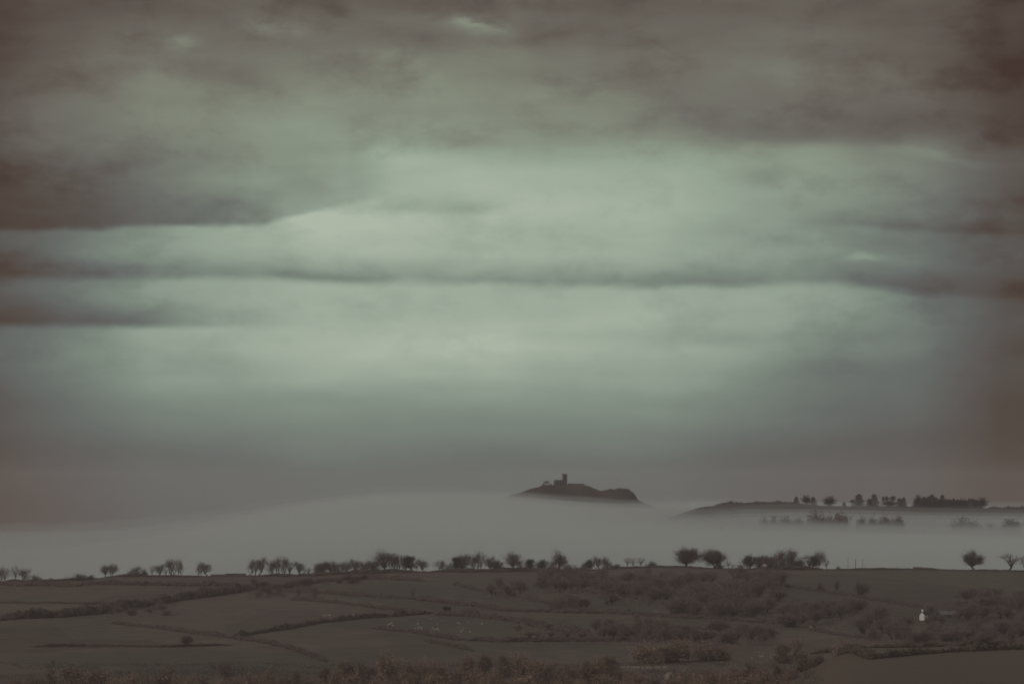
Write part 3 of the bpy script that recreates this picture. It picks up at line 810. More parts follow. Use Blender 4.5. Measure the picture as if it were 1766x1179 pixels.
# ================================================================ hedges
def hedge(pts, label, hgt=2.2, wid=2.2, dens=10, world_pts=False, mt='hedge', leaf=.5, group='field hedges', rough=.6, y_fix=None):
    """a continuous hedge along photograph points lying on the ground"""
    R = np.random.default_rng(abs(hash(label)) % 1000 if False else sum(map(ord, label)))
    if world_pts: P = [np.array(p[:2], float) for p in pts]
    elif y_fix: P = [np.array([px_x(u, y_fix), y_fix]) for u, v in pts]
    else: P = [np.array(ground_at(u, v)[:2]) for u, v in pts]
    L = []
    for a, b in zip(P[:-1], P[1:]):
        n = max(1, int(np.linalg.norm(b - a) / 1.6))
        L += [a + (b - a) * k / n for k in range(n)]
    L.append(P[-1]); L = np.array(L)
    if len(L) > 8:   # round the corners a little
        for _ in range(4): L[1:-1] = (L[:-2] + 2 * L[1:-1] + L[2:]) / 4
    D = np.gradient(L, axis=0); D /= (np.linalg.norm(D, axis=1, keepdims=True) + 1e-9)
    N = np.stack([-D[:, 1], D[:, 0]], 1)
    s = np.arange(len(L)) * 1.6
    hh = hgt * (1 + rough * 1.3 * fbm(s / 9, s * 0 + R.uniform(0, 99), 3, 3)); ww = wid * (1 + rough * fbm(s / 6, s * 0 + R.uniform(0, 99), 8, 3))
    ends = np.minimum(1, .12 + np.minimum(s, s[-1] - s) / 9.0)
    gaps = 1 - .45 * sstep(.25, .5, fbm(s / 22, s * 0 + R.uniform(0, 99), 15, 2))
    hh = hh * ends * gaps; ww = ww * (.3 + .7 * ends)
    L = L + N * (.9 * fbm(s / 14, s * 0 + 4.4, 12, 2))[:, None]
    prof = [(-.5, -.15), (-.52, .35), (-.36, .8), (0, 1.), (.36, .8), (.52, .35), (.5, -.15)]
    V, F = [], []
    base = H(L[:, 0], L[:, 1])
    for i in range(len(L)):
        for a, b in prof:
            j = R.normal(size=3) * .14 * hgt * ends[i]
            p = L[i] + N[i] * a * ww[i]
            V.append((p[0] + j[0], p[1] + j[1], base[i] + b * hh[i] + (j[2] if b > 0 else 0)))
    q = len(prof)
    for i in range(len(L) - 1):
        for k in range(q - 1):
            F.append((i * q + k, i * q + k + 1, (i + 1) * q + k + 1, (i + 1) * q + k))
    F.append(tuple(range(q))); F.append(tuple(reversed(range((len(L) - 1) * q, len(L) * q))))
    n = len(L) * dens
    ii = np.repeat(np.arange(len(L)), dens)
    a = R.uniform(-.55, .55, n); b = R.uniform(.2, 1.05, n)
    xy = L[ii] + N[ii] * (a * ww[ii])[:, None] + D[ii] * R.uniform(-.8, .8, (n, 1))
    p = np.column_stack([xy, base[ii] + b * hh[ii]])
    slivers(V, F, p, R.normal(size=(n, 3)) + [0, 0, .9], leaf * R.uniform(.6, 1.9, n), leaf * R.uniform(.25, .6, n), R)
    o = link('hedge', V, F, M[mt]); tag(o, label, 'hedge', group)
    return o

def crest_pts(u0, u1, y):
    return [(px_x(u, y), y) for u in np.linspace(u0, u1, max(2, int((u1 - u0) / 8)))]
hedge(crest_pts(-20, 178, 3388), 'low dark hedge along the left-hand end of the ridge top', 1.5, 3, world_pts=True, group='ridge hedges')
hedge(crest_pts(176, 432, 3386), 'dark hedge along the ridge top in front of the long low barn', 1.3, 3, world_pts=True, group='ridge hedges')
hedge(crest_pts(428, 742, 3386), 'thick dark hedge along the ridge top under the long thicket', 2.3, 3, world_pts=True, group='ridge hedges')
hedge(crest_pts(738, 1040, 3386), 'dark hedge along the ridge top under the right-centre tree row', 2.1, 3, world_pts=True, group='ridge hedges')
hedge(crest_pts(1036, 1235, 3387), 'low hedge along the ridge top under the two big lone trees', 1.2, 2.5, world_pts=True, group='ridge hedges')
hedge(crest_pts(1290, 1425, 3389), 'dense hedge at the foot of the domed copse', 2.6, 4, world_pts=True, group='ridge hedges')
hedge(crest_pts(1420, 1642, 3388), 'low straight hedge on the ridge top beneath the poles', 1.15, 2, world_pts=True, group='ridge hedges')
hedge(crest_pts(1648, 1800, 3388), 'low straight hedge on the ridge top beneath the rightmost lone trees', 1.0, 2, world_pts=True, group='ridge hedges')
HD = [
 ([(0,1008),(150,1009),(300,1009.5),(425,1011)], 'thick dark hedge just below the left-hand ridge top', 2.4, 3.5),
 ([(0,1039),(100,1040),(183,1042),(250,1046)], 'thin level hedge across the left-hand fields', 1.2, 1.6),
 ([(-10,1071),(100,1064),(183,1056),(240,1047),(292,1037),(360,1028),(428,1018),(470,1013)], 'broad dark hedgerow climbing from the left edge up to the thicket', 3.6, 5),
 ([(190,1074),(290,1085),(350,1094),(400,1099.5)], 'hedge slanting down from the broad hedgerow to the field corner', 1.5, 2),
 ([(400,1100),(450,1107),(500,1117),(540,1131),(562,1141)], 'hedge curving down from the field corner into the lower wood', 1.6, 2),
 ([(55,1115),(150,1114),(280,1115.5),(400,1112)], 'thin gappy hedge across the lowest left-hand field', 1.1, 1.5),
 ([(400,1100),(440,1092),(500,1083.5),(558,1073),(615,1067),(673,1063),(715,1059.5),(746,1057)], 'dark hedge rising from the field corner towards the middle', 2.0, 2.5),
 ([(500,1034),(558,1037.5),(615,1043.5),(662,1049.5),(731,1055.5)], 'hedge slanting down above the sheepless middle field', 1.6, 2),
 ([(490,1020),(558,1022.5),(654,1030),(712,1033),(770,1039.5),(827,1046),(877,1053.5),(962,1056),(1039,1056.5),(1116,1061),(1180,1064.5)], 'long dark hedge running from the thicket down to the pale cottages', 1.8, 2.2),
 ([(505,1012),(523,1009),(577,1001),(635,998),(731,1002)], 'dark hedge bowing just under the middle of the ridge', 2.0, 3),
 ([(781,1007),(820,1016.5),(847,1023.5)], 'short slanting hedge below the right-centre tree row', 1.3, 1.8),
 ([(640,1083),(712,1090),(762,1098.5),(793,1103.5),(870,1106),(962,1105),(1077,1105),(1180,1102)], 'long low hedge along the foot of the sheep field', 1.7, 2.2),
 ([(750,1060.5),(816,1063),(885,1071),(943,1083),(1020,1096)], 'broad scrubby hedge along the top of the sheep field', 2.6, 3.5),
 ([(731,1105),(777,1113),(816,1121)], 'short hedge dropping from the foot of the sheep field', 1.3, 2),
 ([(908,1032),(950,1041.5)], 'short hedge left of the dark round clump', 1.5, 2),
 ([(943,1022.5),(1020,1022),(1078,1027),(1135,1040),(1180,1048)], 'hedge running under the upper hanging wood', 1.8, 2.2),
 ([(1160,1064.5),(1263,1068.5),(1332,1075),(1380,1081.5)], 'hedge along the bottom of the big right-hand wood', 1.7, 2.2),
 ([(1328,1006.5),(1400,1018),(1452,1025),(1503,1033.5),(1555,1042),(1592,1048)], 'hedge slanting down the wide right-hand field to the white gable', 1.5, 2),
 ([(1100,1080),(1200,1084),(1342,1092)], 'hedge across the small fields below the right-hand wood', 1.5, 2.5),
 ([(1395,1086),(1460,1096),(1500,1101)], 'short hedge below the pair of small pale houses', 1.4, 2.5),
]
for pts, lab, h_, w_ in HD: hedge(pts, lab, h_, w_)
hedge([(1400,1126.5),(1469,1119.5),(1538,1116),(1640,1113.5),(1790,1112)], 'upper of two dark hedges across the nearest right-hand field', 2.1, 3, mt='bracken', group='near hedges')
hedge([(1410,1136),(1503,1135.5),(1572,1128.5),(1640,1123.5),(1790,1117.5)], 'lower of two dark hedges across the nearest right-hand field', 1.7, 2.6, mt='bracken', group='near hedges')

# dry pale strip between the two near hedges
pts = [(1455,1130.5,1127),(1503,1129,1123.5),(1572,1124,1120.2),(1640,1119.5,1117.4),(1700,1117.6,1116.2)]
V, F = [], []
for k, (u, vn, vf) in enumerate(pts):
    for v in (vn, vf):
        x, y, z = ground_at(u, v); V.append((x, y, z + .12))
    if k: F.append((2 * k - 2, 2 * k, 2 * k + 1, 2 * k - 1))
o = link('field_strip', V, F, M['lane']); tag(o, kind='structure')
#END_HEDGES

# ================================================================ trees on the slope
def slope_tree(kn, u, vb, hpx, wpx, label, group, name='bare_tree', cat='tree'):
    x, y, z = ground_at(u, vb)
    return plant(kn, name, label, cat, x, y, hpx * A * y, wpx * A * y, group, z, rot=rnd.uniform(0, 6.28))

SINGLE = [
 ('thin_a', 712, 1033, 20, 12, 'lone small tree standing in the long dark hedge below the ridge'),
 ('ivy', 768, 1058, 13, 7, 'left-hand of two stubby upright trees at the top corner of the sheep field'),
 ('ivy', 774, 1058, 12, 6, 'right-hand of two stubby upright trees at the top corner of the sheep field'),
 ('dense', 324, 1113, 17, 17, 'rounded lone tree on the thin gappy hedge in the lowest left-hand field'),
 ('thin_b', 516, 1031, 17, 12, 'faint thin tree at the left end of the hedge above the middle field'),
 ('thin_a', 543, 1034, 18, 12, 'faint thin tree second along the hedge above the middle field'),
 ('dense_b', 1415, 1020, 15, 17, 'round dark tree on the hedge slanting down the wide right-hand field'),
 ('stump_tuft', 1443, 1021, 20, 7, 'tall narrow dark tree on the hedge slanting down the wide right-hand field'),
 ('round_b', 1486, 1030, 25, 24, 'broad faint tree half way down the hedge in the wide right-hand field'),
 ('dense_b', 1117, 1003, 26, 14, 'upright dark tree just under the wedge-shaped bush of the ridge'),
 ('round_b', 245, 1048, 14, 20, 'round tree in the broad hedgerow near the left edge'),
 ('dense', 352, 1028, 17, 16, 'round tree in the broad hedgerow below the long low barn'),
 ('thin_b', 1102, 1101, 34, 10, 'tall thin tree with a pale straight trunk above the lower wood'),
 ('dense', 1240, 1067, 26, 30, 'dark round tree at the foot of the big right-hand wood'),
 ('wood_b', 1601, 1076, 13, 13, 'small tree in front of the grey slate-roofed house'),
 ('wood_c', 1624, 1074, 14, 16, 'low tree between the slate-roofed house and the pale-roofed barn'),
 ('wood_a', 1654, 1066, 19, 19, 'tree sheltering the right end of the pale-roofed barn'),
 ('wood_c', 1606, 1058, 15, 20, 'tree behind the white gabled farmhouse'),
 ('thin_a', 92, 1148, 12, 9, 'faint lone tree in the dim lower left field'),
]
for kn, u, vb, h_, w_, lab in SINGLE: slope_tree(kn, u, vb, h_, w_, lab, 'lone trees on the slope')

CLUMP = [
 (846, 902, 1014, 1031, 6, 22, 24, 'bare tree in the small copse below the ridge', 'small copse below the ridge'),
 (930, 1045, 1004, 1024, 14, 25, 32, 'bare tree in the hanging wood under the ridge', 'upper hanging wood'),
 (1045, 1165, 1002, 1042, 26, 24, 32, 'faint tree in the wood below three thin ridge trees', 'wood below the three thin trees'),
 (954, 1014, 1044, 1055, 8, 22, 26, 'dim dark tree in the round clump amid the right-hand slope', 'dark round clump'),
 (1165, 1345, 1000, 1064, 54, 26, 34, 'faint purple-brown tree in the big right-hand wood', 'big right-hand wood'),
 (1345, 1480, 1046, 1082, 20, 24, 32, 'bare tree beside the small pale right-hand houses', 'trees by the small houses'),
 (1025, 1160, 1086, 1106, 17, 26, 24, 'bare tree in the wood right of the sheep', 'lower wood right of the sheep'),
 (1165, 1330, 1092, 1112, 18, 22, 26, 'bare tree in the dim lower wood', 'dim lower wood'),
 (1480, 1572, 1066, 1112, 16, 25, 28, 'bare tree in the wood left of the white gable', 'wood left of the white gable'),
 (1576, 1780, 1090, 1114, 26, 24, 30, 'dark bare tree in the wood below the white gable', 'wood below the white gable'),
 (1655, 1780, 1032, 1070, 26, 24, 34, 'dark bare tree in the wood right of the white gable', 'wood right of the white gable'),
 (434, 545, 1006, 1030, 16, 12, 18, 'scrubby tree in the dark patch below the barn', 'dark scrub patch under the ridge'),
 (560, 640, 1004, 1006, 3, 8, 14, 'scrubby tree on the hedge bowing under the ridge', 'scrub on the bowing hedge'),
 (890, 1020, 1078, 1100, 9, 10, 18, 'scrubby tree on the broad hedge above the sheep field', 'scrub above the sheep field'),
 (190, 300, 1044, 1064, 9, 9, 17, 'scrubby tree in the broad left-hand hedgerow', 'scrub in the broad left-hand hedgerow'),
]
def scrub(u0, u1, v0, v1, n, lab):
    """brambles and saplings between the trees of one wood"""
    R = np.random.default_rng(int(u0 * 7 + v0))
    V, F, P = [], [], []
    for k in range(n * 5):
        x, y, z = ground_at(R.uniform(u0 - 6, u1 + 6), R.uniform(v0, v1 + 2))
        hh, ww = R.uniform(1.2, 3.4), R.uniform(1.8, 4.0)
        d = R.normal(size=(70, 3)); d /= np.linalg.norm(d, axis=1, keepdims=True); d[:, 2] = np.abs(d[:, 2])
        P.append(d * np.array([ww, ww, hh]) * R.random((70, 1)) ** .4 + [x, y, z])
    P = np.vstack(P)
    slivers(V, F, P, R.normal(size=(len(P), 3)) + [0, 0, 1.], R.uniform(.5, 1.2, len(P)), R.uniform(.10, .22, len(P)), R)
    o = link('undergrowth', V, F, M['woodtwig']); tag(o, 'tangled scrub under the ' + lab.split(' in the ')[-1].split(' on the ')[-1], 'undergrowth', kind='stuff')
woods = ['wood_a', 'wood_b', 'wood_c', 'wood_d', 'wood_a', 'wood_c']
for u0, u1, v0, v1, n, h_, w_, lab, grp in CLUMP:
    made = []
    for k in range(n):
        u = u0 + (u1 - u0) * (k + rnd.random()) / n; v = rnd.uniform(v0, v1)
        kn = 'dense' if lab.startswith('dark dense') or 'scrub' in lab and rnd.random() < .5 else rnd.choice(woods)
        made.append((slope_tree(kn, u, v, h_ * rnd.uniform(.75, 1.15), w_ * rnd.uniform(.75, 1.2), lab, grp, 'woodland_tree'), u, v, lab))
    scrub(u0, u1, v0, v1, n, lab)
    number_off(made, ('',) if n < 13 else ('upper row', 'lower row') if n < 31 else ('top row', 'middle row', 'bottom row'))
slope_tree('round_a', 1554, 1106, 15, 12, 'pale twiggy bush in the dim wood below the slanting hedge', 'bushes on the slope', 'bush', 'bush')

# ================================================================ near russet wood along the bottom
NEAR = [
 (465,1155,20,'r'),(512,1160,22,'d'),(560,1151,16,'d'),(600,1143,28,'d'),(627,1146,18,'d'),(672,1131,38,'r'),(705,1148,30,'d'),(735,1140,26,'r'),
 (605,1165,40,'r'),(655,1168,36,'r'),(684,1169,22,'d'),(550,1170,30,'r'),(440,1165,30,'r'),(410,1171,22,'r'),(723,1143,26,'r'),(757,1142,26,'r'),(808,1133,28,'r'),
 (838,1131,24,'d'),(868,1132,20,'d'),(898,1130,42,'r'),(925,1142,30,'r'),(945,1149,44,'d'),(975,1151,34,'d'),(750,1165,40,'r'),(787,1160,26,'d'),(850,1160,30,'r'),(820,1158,30,'r'),
 (900,1169,40,'r'),(975,1164,38,'r'),(1020,1151,40,'d'),(1032,1139,26,'r'),(1012,1142,28,'d'),(1048,1133,34,'d'),(1115,1113,46,'r'),(1142,1116,40,'d'),(1172,1106,42,'r'),
 (1215,1109,38,'r'),(1242,1117,32,'d'),(1095,1163,40,'r'),(1040,1166,42,'r'),(1180,1161,50,'r'),(1230,1156,36,'r'),(1262,1149,38,'r'),(1292,1147,40,'d'),(1130,1172,34,'d'),
 (1312,1152,30,'r'),(1335,1146,32,'d'),(1373,1104,24,'r'),(1350,1112,26,'d'),(1456,1105,34,'r'),(1435,1147,18,'r'),(1420,1153,16,'r'),(1366,1153,20,'r'),(1390,1150,26,'d'),
 (330,1166,20,'r'),(385,1172,28,'r'),(230,1165,26,'r'),(125,1154,42,'d'),(90,1159,30,'d'),(27,1171,24,'r'),(170,1160,42,'d'),(282,1165,40,'d'),(290,1146,32,'p'),(390,1142,34,'p'),
 (760,1151,24,'d'),(1070,1158,26,'d'),(1160,1171,34,'r'),(1205,1172,34,'r'),(1255,1168,36,'r'),(1300,1169,40,'r'),(1345,1168,36,'r'),(1400,1168,36,'d'),(1440,1171,30,'r'),
 (640,1152,24,'d'),(580,1158,22,'r'),(490,1168,26,'d'),(350,1172,30,'d'),(60,1172,34,'d'),(200,1173,34,'r'),(140,1174,30,'d'),(255,1174,30,'d'),(305,1174,24,'r'),
 (530,1174,26,'d'),(700,1164,30,'r'),(775,1174,30,'d'),(830,1172,34,'r'),(870,1175,28,'d'),(935,1173,34,'d'),(1000,1174,30,'r'),(1080,1175,30,'r'),(1470,1160,26,'d'),(1385,1128,26,'d'),(1410,1132,24,'d'),
]
zone = lambda u: ('at the lower left corner' if u < 320 else 'below the left-hand field corner' if u < 590 else 'below the sheep field' if u < 840 else
                  'around the pale-topped pole' if u < 1010 else 'around the pale fence' if u < 1180 else 'below the small fields' if u < 1330 else 'beside the near right-hand field')
SPECIAL = {672: 'large pale russet tree rising highest below the sheep field', 898: 'broad pale russet tree just right of the pale-topped pole',
           838: 'dark pointed tree just left of the pale-topped pole', 1456: 'russet dome-shaped tree behind the two near hedges', 1373: 'russet tree standing behind the low pale roofs',
           290: 'purplish bare tree rising from the dim lower left wood', 390: 'purplish bare tree rising below the left-hand field corner',
           1115: 'large russet tree behind the pale fence', 1172: 'tallest russet tree right of the pale fence', 1215: 'russet tree beyond the right end of the pale fence'}
made = {}
for u, vt, w, c in NEAR:
    y = 2352 + rnd.uniform(0, 25) if vt < 1121 else float(np.clip(2330 - (vt - 1105) * 6.5 + rnd.uniform(-15, 15), 1760, 2335))
    if 1060 < u < 1160 and 1121 < vt < 1165: y = min(y, 2270)
    x = px_x(u, y); z = float(H(x, y)); h_ = px_z(vt, y) - z
    if h_ < 1.6: continue
    kn = {'r': 'russet_', 'd': 'darkrusset_', 'p': 'wood_'}[c] + rnd.choice('abcd')
    lab = SPECIAL.get(u) or ('pale russet' if c == 'r' else 'dark russet') + ' tree in the wood ' + zone(u)
    o = plant(kn, 'russet_tree', lab, 'tree', x, y, h_, w * A * y, 'near wood ' + zone(u), z, rot=rnd.uniform(0, 6.28))
    if u not in SPECIAL: made.setdefault(lab, []).append((o, u, vt, lab))
for v_ in made.values(): number_off(v_)
# bracken and scrub under that wood: nobody could count it
R = np.random.default_rng(5)
V, F = [], []
n = 16000
xx = R.uniform(-1, 1, n); yy = R.uniform(1720, 2345, n)
xx = xx * 960 * A * yy
uu = 883 + xx / (A * yy)
keep = (uu < 1420) & (fbm(xx / 16, yy / 40, 77, 3) > -.12)
xx, yy = xx[keep], yy[keep]; n = len(xx)
rep = 9
ix = np.repeat(np.arange(n), rep)
P = np.column_stack([xx[ix] + R.normal(size=len(ix)) * .9, yy[ix] + R.normal(size=len(ix)) * .9, H(xx, yy)[ix] + R.uniform(0, 1.1, len(ix))])
slivers(V, F, P, R.normal(size=(len(ix), 3)) + [0, 0, 1.2], R.uniform(.25, .6, len(ix)), R.uniform(.1, .3, len(ix)), R)
o = link('undergrowth', V, F, M['bracken']); tag(o, 'russet bracken and scrub under the wood along the bottom', 'undergrowth', kind='stuff')

# ================================================================ far conifers and trees standing in the fog
CON = [
 ('spruce_a', 1373, 856.5, 8, 'leftmost slim conifer on the fog-bound right-hand hill'), ('scots_b', 1390, 855, 13, 'tall round-topped dark tree, second on the right-hand hill'),
 ('spruce_c', 1402, 857, 10, 'conifer leaning on the round-topped tree of the right-hand hill'), ('scots_b', 1431, 857, 16, 'broad round tree standing alone between two gaps on the right-hand hill'),
 ('spruce_b', 1455.5, 865.5, 5, 'tiny conifer on the bare stretch of the right-hand hill'), ('scots_a', 1469, 862, 7, 'small bare-stemmed tree left of the tiered conifer'),
 ('spruce_c', 1481, 852.5, 15, 'broad tiered conifer with a sharp tip'), ('spruce_a', 1499, 860, 8, 'small conifer just right of the broad tiered one'),
 ('spruce_b', 1507.5, 852.5, 12, 'tall conifer with an open knobbly top'), ('scots_a', 1523, 856.5, 5, 'thin bare-stemmed pine left of a paired pine'),
 ('scots_a', 1529, 856, 7, 'pine with a small round head beside the thin pine'), ('scots_a', 1539, 855.5, 10, 'flat-headed pine above the low hump of scrub'),
 ('scots_b', 1533, 864, 22, 'low hump of dark scrub beneath the flat-headed pine'),
 ('spruce_a', 1551, 859.5, 8, 'left-hand of two conifers before the gap'), ('spruce_b', 1558, 858, 9, 'right-hand of two conifers before the gap'),
 ('scots_b', 1583, 855.5, 13, 'rounded tall tree at the left end of the dark plantation'), ('spruce_a', 1594, 857, 10, 'second tree of the dark plantation from its left end'),
 ('spruce_c', 1601, 856.5, 10, 'third tree of the dark plantation from its left end'), ('spruce_b', 1607, 853, 11, 'sharp highest tip near the middle of the dark plantation'),
 ('spruce_c', 1613, 857.5, 13, 'dense tree just right of the highest tip of the plantation'), ('spruce_b', 1620, 861, 12, 'lower dense tree in the plantation left of a lone tip'),
 ('spruce_a', 1625, 853.5, 9, 'sharp lone tip right of the plantation middle'), ('scots_a', 1632, 860.5, 8, 'pine with a flat head just right of the lone tip'),
 ('spruce_c', 1638, 861, 9, 'dense tree before the small bright slit in the plantation'), ('spruce_c', 1644, 859.5, 8, 'conifer just right of the small bright slit'),
 ('spruce_c', 1651, 861, 9, 'dense low tree in the right-hand half of the plantation'), ('scots_b', 1660, 860.5, 11, 'rounded tree in the right-hand half of the plantation'),
 ('scots_a', 1666, 862, 6, 'thin pine, leftmost of four narrow ones'), ('scots_a', 1671.5, 859.5, 6, 'thin pine, second of four narrow ones'),
 ('scots_a', 1677, 859.5, 7, 'thin pine, third of four narrow ones'), ('scots_a', 1683, 861.5, 6, 'thin pine, rightmost of four narrow ones'),
 ('scots_b', 1694, 859, 14, 'rounded tree at the very right end of the dark plantation'),
]
for kn, u, vt, w, lab in CON:
    y = YR - 8 + rnd.uniform(-5, 5); x = px_x(u, y); z = float(east(x, y))
    plant(kn, 'conifer', lab, 'tree', x, y, px_z(vt, y) - z, w * A * y, 'trees on the right-hand hill', z, rot=rnd.uniform(0, 6.28))
made = []
for k in range(20):
    u = 1579 + k * 5.7 + rnd.uniform(-1, 1); y = YR - 22 + rnd.uniform(-8, 8); x = px_x(u, y); z = float(east(x, y))
    o = plant(rnd.choice(['spruce_c', 'spruce_b', 'scots_b']), 'conifer', 'low dark tree filling the front of the plantation', 'tree', x, y, px_z(864.5 + rnd.uniform(-3.5, 3), y) - z, 9 * A * y, 'low trees filling the plantation', z, rot=rnd.uniform(0, 6.28))
    made.append((o, u, 0, o['label']))
number_off(made)
made = []
for k in range(14):
    u = 1706 + k * 6 + rnd.uniform(-2, 2); y = YR - 10 + rnd.uniform(-8, 8); x = px_x(u, y); z = float(east(x, y))
    o = plant('bush', 'bush', 'low scrub bush on the hill crest right of the plantation', 'bush', x, y, rnd.uniform(1.2, 2.4), 8 * A * y, 'scrub on the right-hand hill', z)
    made.append((o, u, 0, o['label']))
number_off(made)
made = []
for k in range(16):
    u = 1236 + k * 8.5 + rnd.uniform(-3, 3); y = YR - 12 + rnd.uniform(-8, 8); x = px_x(u, y); z = float(east(x, y))
    o = plant('bush', 'bush', 'low scrub bush on the hill crest left of the conifers', 'bush', x, y, rnd.uniform(.7, 1.8), 9 * A * y, 'scrub on the left-hand crest', z)
    made.append((o, u, 0, o['label']))
number_off(made)
MIST = [
 (1318,898,16,'faint low crown, leftmost of the fog-bound hedge trees'),(1336,896.5,22,'faint wide crown in the fog, second from the left'),(1356,896,24,'faint wide crown in the fog, third from the left'),(1376,897.5,20,'faint crown in the fog, fourth from the left'),
 (1408,889,28,'pale rounded crown in the fog left of the darkest dome'),(1430,894.5,24,'low crown in the fog between two domes'),(1450,891,27,'dark domed crown in the fog left of the row of four'),
 (1485,897.5,18,'leftmost of four round crowns in a row in the fog'),(1505,897.5,19,'second of four round crowns in a row in the fog'),(1526,895.5,22,'third of four round crowns in a row in the fog'),(1548,895.5,24,'rightmost and darkest of four round crowns in the fog'),
 (1656,900.5,32,'wide soft crown in the fog under the dark plantation'),(1680,904,24,'low dark crown in the fog beside the wide soft one'),(1708,908,24,'faintest low crown in the fog near the right edge'),(1742,900.5,32,'domed crown in the fog near the right edge'),
]
for u, vt, w, lab in MIST:
    y = 4590. + rnd.uniform(-10, 10); x = px_x(u, y); z = float(east(x, y)) - .3
    plant('mistcrown_' + rnd.choice('abcd'), 'foggy_tree', lab, 'tree', x, y, max(px_z(vt, y) - z, 3.), w * A * y * 1.02, 'round trees standing in the fog', z, rot=rnd.uniform(0, 6.28))

# ================================================================ buildings
def box(V, F, x0, x1, y0, y1, z0, z1):
    k = len(V)
    V += [(x, y, z) for z in (z0, z1) for y in (y0, y1) for x in (x0, x1)]
    F += [tuple(k + i for i in f) for f in ((0, 2, 3, 1), (4, 5, 7, 6), (0, 1, 5, 4), (2, 6, 7, 3), (0, 4, 6, 2), (1, 3, 7, 5))]

def part(name, m, parent, *boxes):
    V, F = [], []
    for b in boxes: box(V, F, *b)
    return link(name, V, F, m, parent)

def gable_wall(name, m, parent, x0, x1, w, eave, ridge, z0=-1.):
    """walls with both gables, ridge along x"""
    V = []
    for x in (x0, x1): V += [(x, -w / 2, z0), (x, w / 2, z0), (x, w / 2, eave), (x, 0, ridge), (x, -w / 2, eave)]
    F = [(0, 4, 3, 2, 1), (5, 6, 7, 8, 9), (0, 5, 9, 4), (1, 2, 7, 6), (4, 9, 8, 3), (3, 8, 7, 2), (0, 1, 6, 5)]
    return link(name, V, F, m, parent)

def gable_roof(name, m, parent, x0, x1, w, eave, ridge, over=.25, th=.16):
    V, F = [], []
    s = (ridge - eave) / (w / 2)
    for sgn in (-1, 1):
        k = len(V)
        yo = sgn * (w / 2 + over); zo = eave - over * s
        for x in (x0 - over, x1 + over):
            V += [(x, yo, zo + .03), (x, 0, ridge + .03), (x, 0, ridge + .03 + th), (x, yo, zo + .03 + th)]
        F += [(k, k + 1, k + 5, k + 4), (k + 2, k + 3, k + 7, k + 6), (k, k + 3, k + 2, k + 1), (k + 4, k + 5, k + 6, k + 7), (k, k + 4, k + 7, k + 3)]
    return link(name, V, F, m, parent)

# the church on the tor
cx_, cy_ = px_x(973.9, YT), YT
cz_ = float(np.interp(cx_, _tx, _tz)) - .2
ch = thing('church', 'small stone church with a square battlemented tower on the hilltop', 'church', (cx_, cy_, cz_), math.radians(25))
tz_top = px_z(816.9, YT) - cz_
tw_ = part('tower', M['stone'], ch, (-1.9, 1.9, -1.9, 1.9, -2.5, tz_top - .75))
part('parapet', M['stone'], tw_, (-2.05, 2.05, -2.05, -1.75, tz_top - .75, tz_top - .28), (-2.05, 2.05, 1.75, 2.05, tz_top - .75, tz_top - .28), (-2.05, -1.75, -1.75, 1.75, tz_top - .75, tz_top - .28), (1.75, 2.05, -1.75, 1.75, tz_top - .75, tz_top - .28))
for ix_ in (-1, 1):
    for iy_ in (-1, 1):
        V, F = [], []
        box(V, F, ix_ * 1.9 - .22, ix_ * 1.9 + .22, iy_ * 1.9 - .22, iy_ * 1.9 + .22, tz_top - .27, tz_top + .15)
        k = len(V); V += [(ix_ * 1.9 - .22, iy_ * 1.9 - .22, tz_top + .152), (ix_ * 1.9 + .22, iy_ * 1.9 - .22, tz_top + .152), (ix_ * 1.9 + .22, iy_ * 1.9 + .22, tz_top + .152), (ix_ * 1.9 - .22, iy_ * 1.9 + .22, tz_top + .152), (ix_ * 1.9, iy_ * 1.9, tz_top + .7)]
        F += [(k, k + 1, k + 4), (k + 1, k + 2, k + 4), (k + 2, k + 3, k + 4), (k + 3, k, k + 4)]
        link('pinnacle', V, F, M['stone'], tw_)
for q in (-.9, 0, .9):
    part('merlon', M['stone'], tw_, (q - .25, q + .25, -2.05, -1.75, tz_top - .278, tz_top)); part('merlon', M['stone'], tw_, (-2.05, -1.75, q - .25, q + .25, tz_top - .278, tz_top))
part('belfry_window', M['darkopening'], tw_, (-.35, .35, -1.93, -1.88, tz_top - 3.0, tz_top - 1.6))
part('belfry_window', M['darkopening'], tw_, (-1.93, -1.88, -.35, .35, tz_top - 3.0, tz_top - 1.6))
part('string_course', M['stone'], tw_, (-1.98, 1.98, -1.98, 1.98, tz_top - 1.2, tz_top - 1.05))
nr = px_z(827.4, YT) - cz_
gable_wall('nave_wall', M['stone'], ch, -11.2, -1.92, 6.4, nr * .62, nr, -2.5)
gable_roof('nave_roof', M['slate'], ch, -11.2, -2.2, 6.4, nr * .62, nr, .15)
gw = part('gable_window', M['darkopening'], ch, (-11.25, -11.18, -.8, .8, .9, nr * .62))
part('window_tracery', M['stone'], gw, (-11.28, -11.24, -.06, .06, .9, nr * .62), (-11.28, -11.24, -.8, .8, 1.9, 2.0))
for xw in (-9.2, -6.6, -4.0): part('nave_window', M['darkopening'], ch, (xw - .35, xw + .35, -3.23, -3.18, .7, 2.1))
part('porch', M['stone'], ch, (-6.1, -4.9, -4.6, -3.22, -1.5, 1.6))

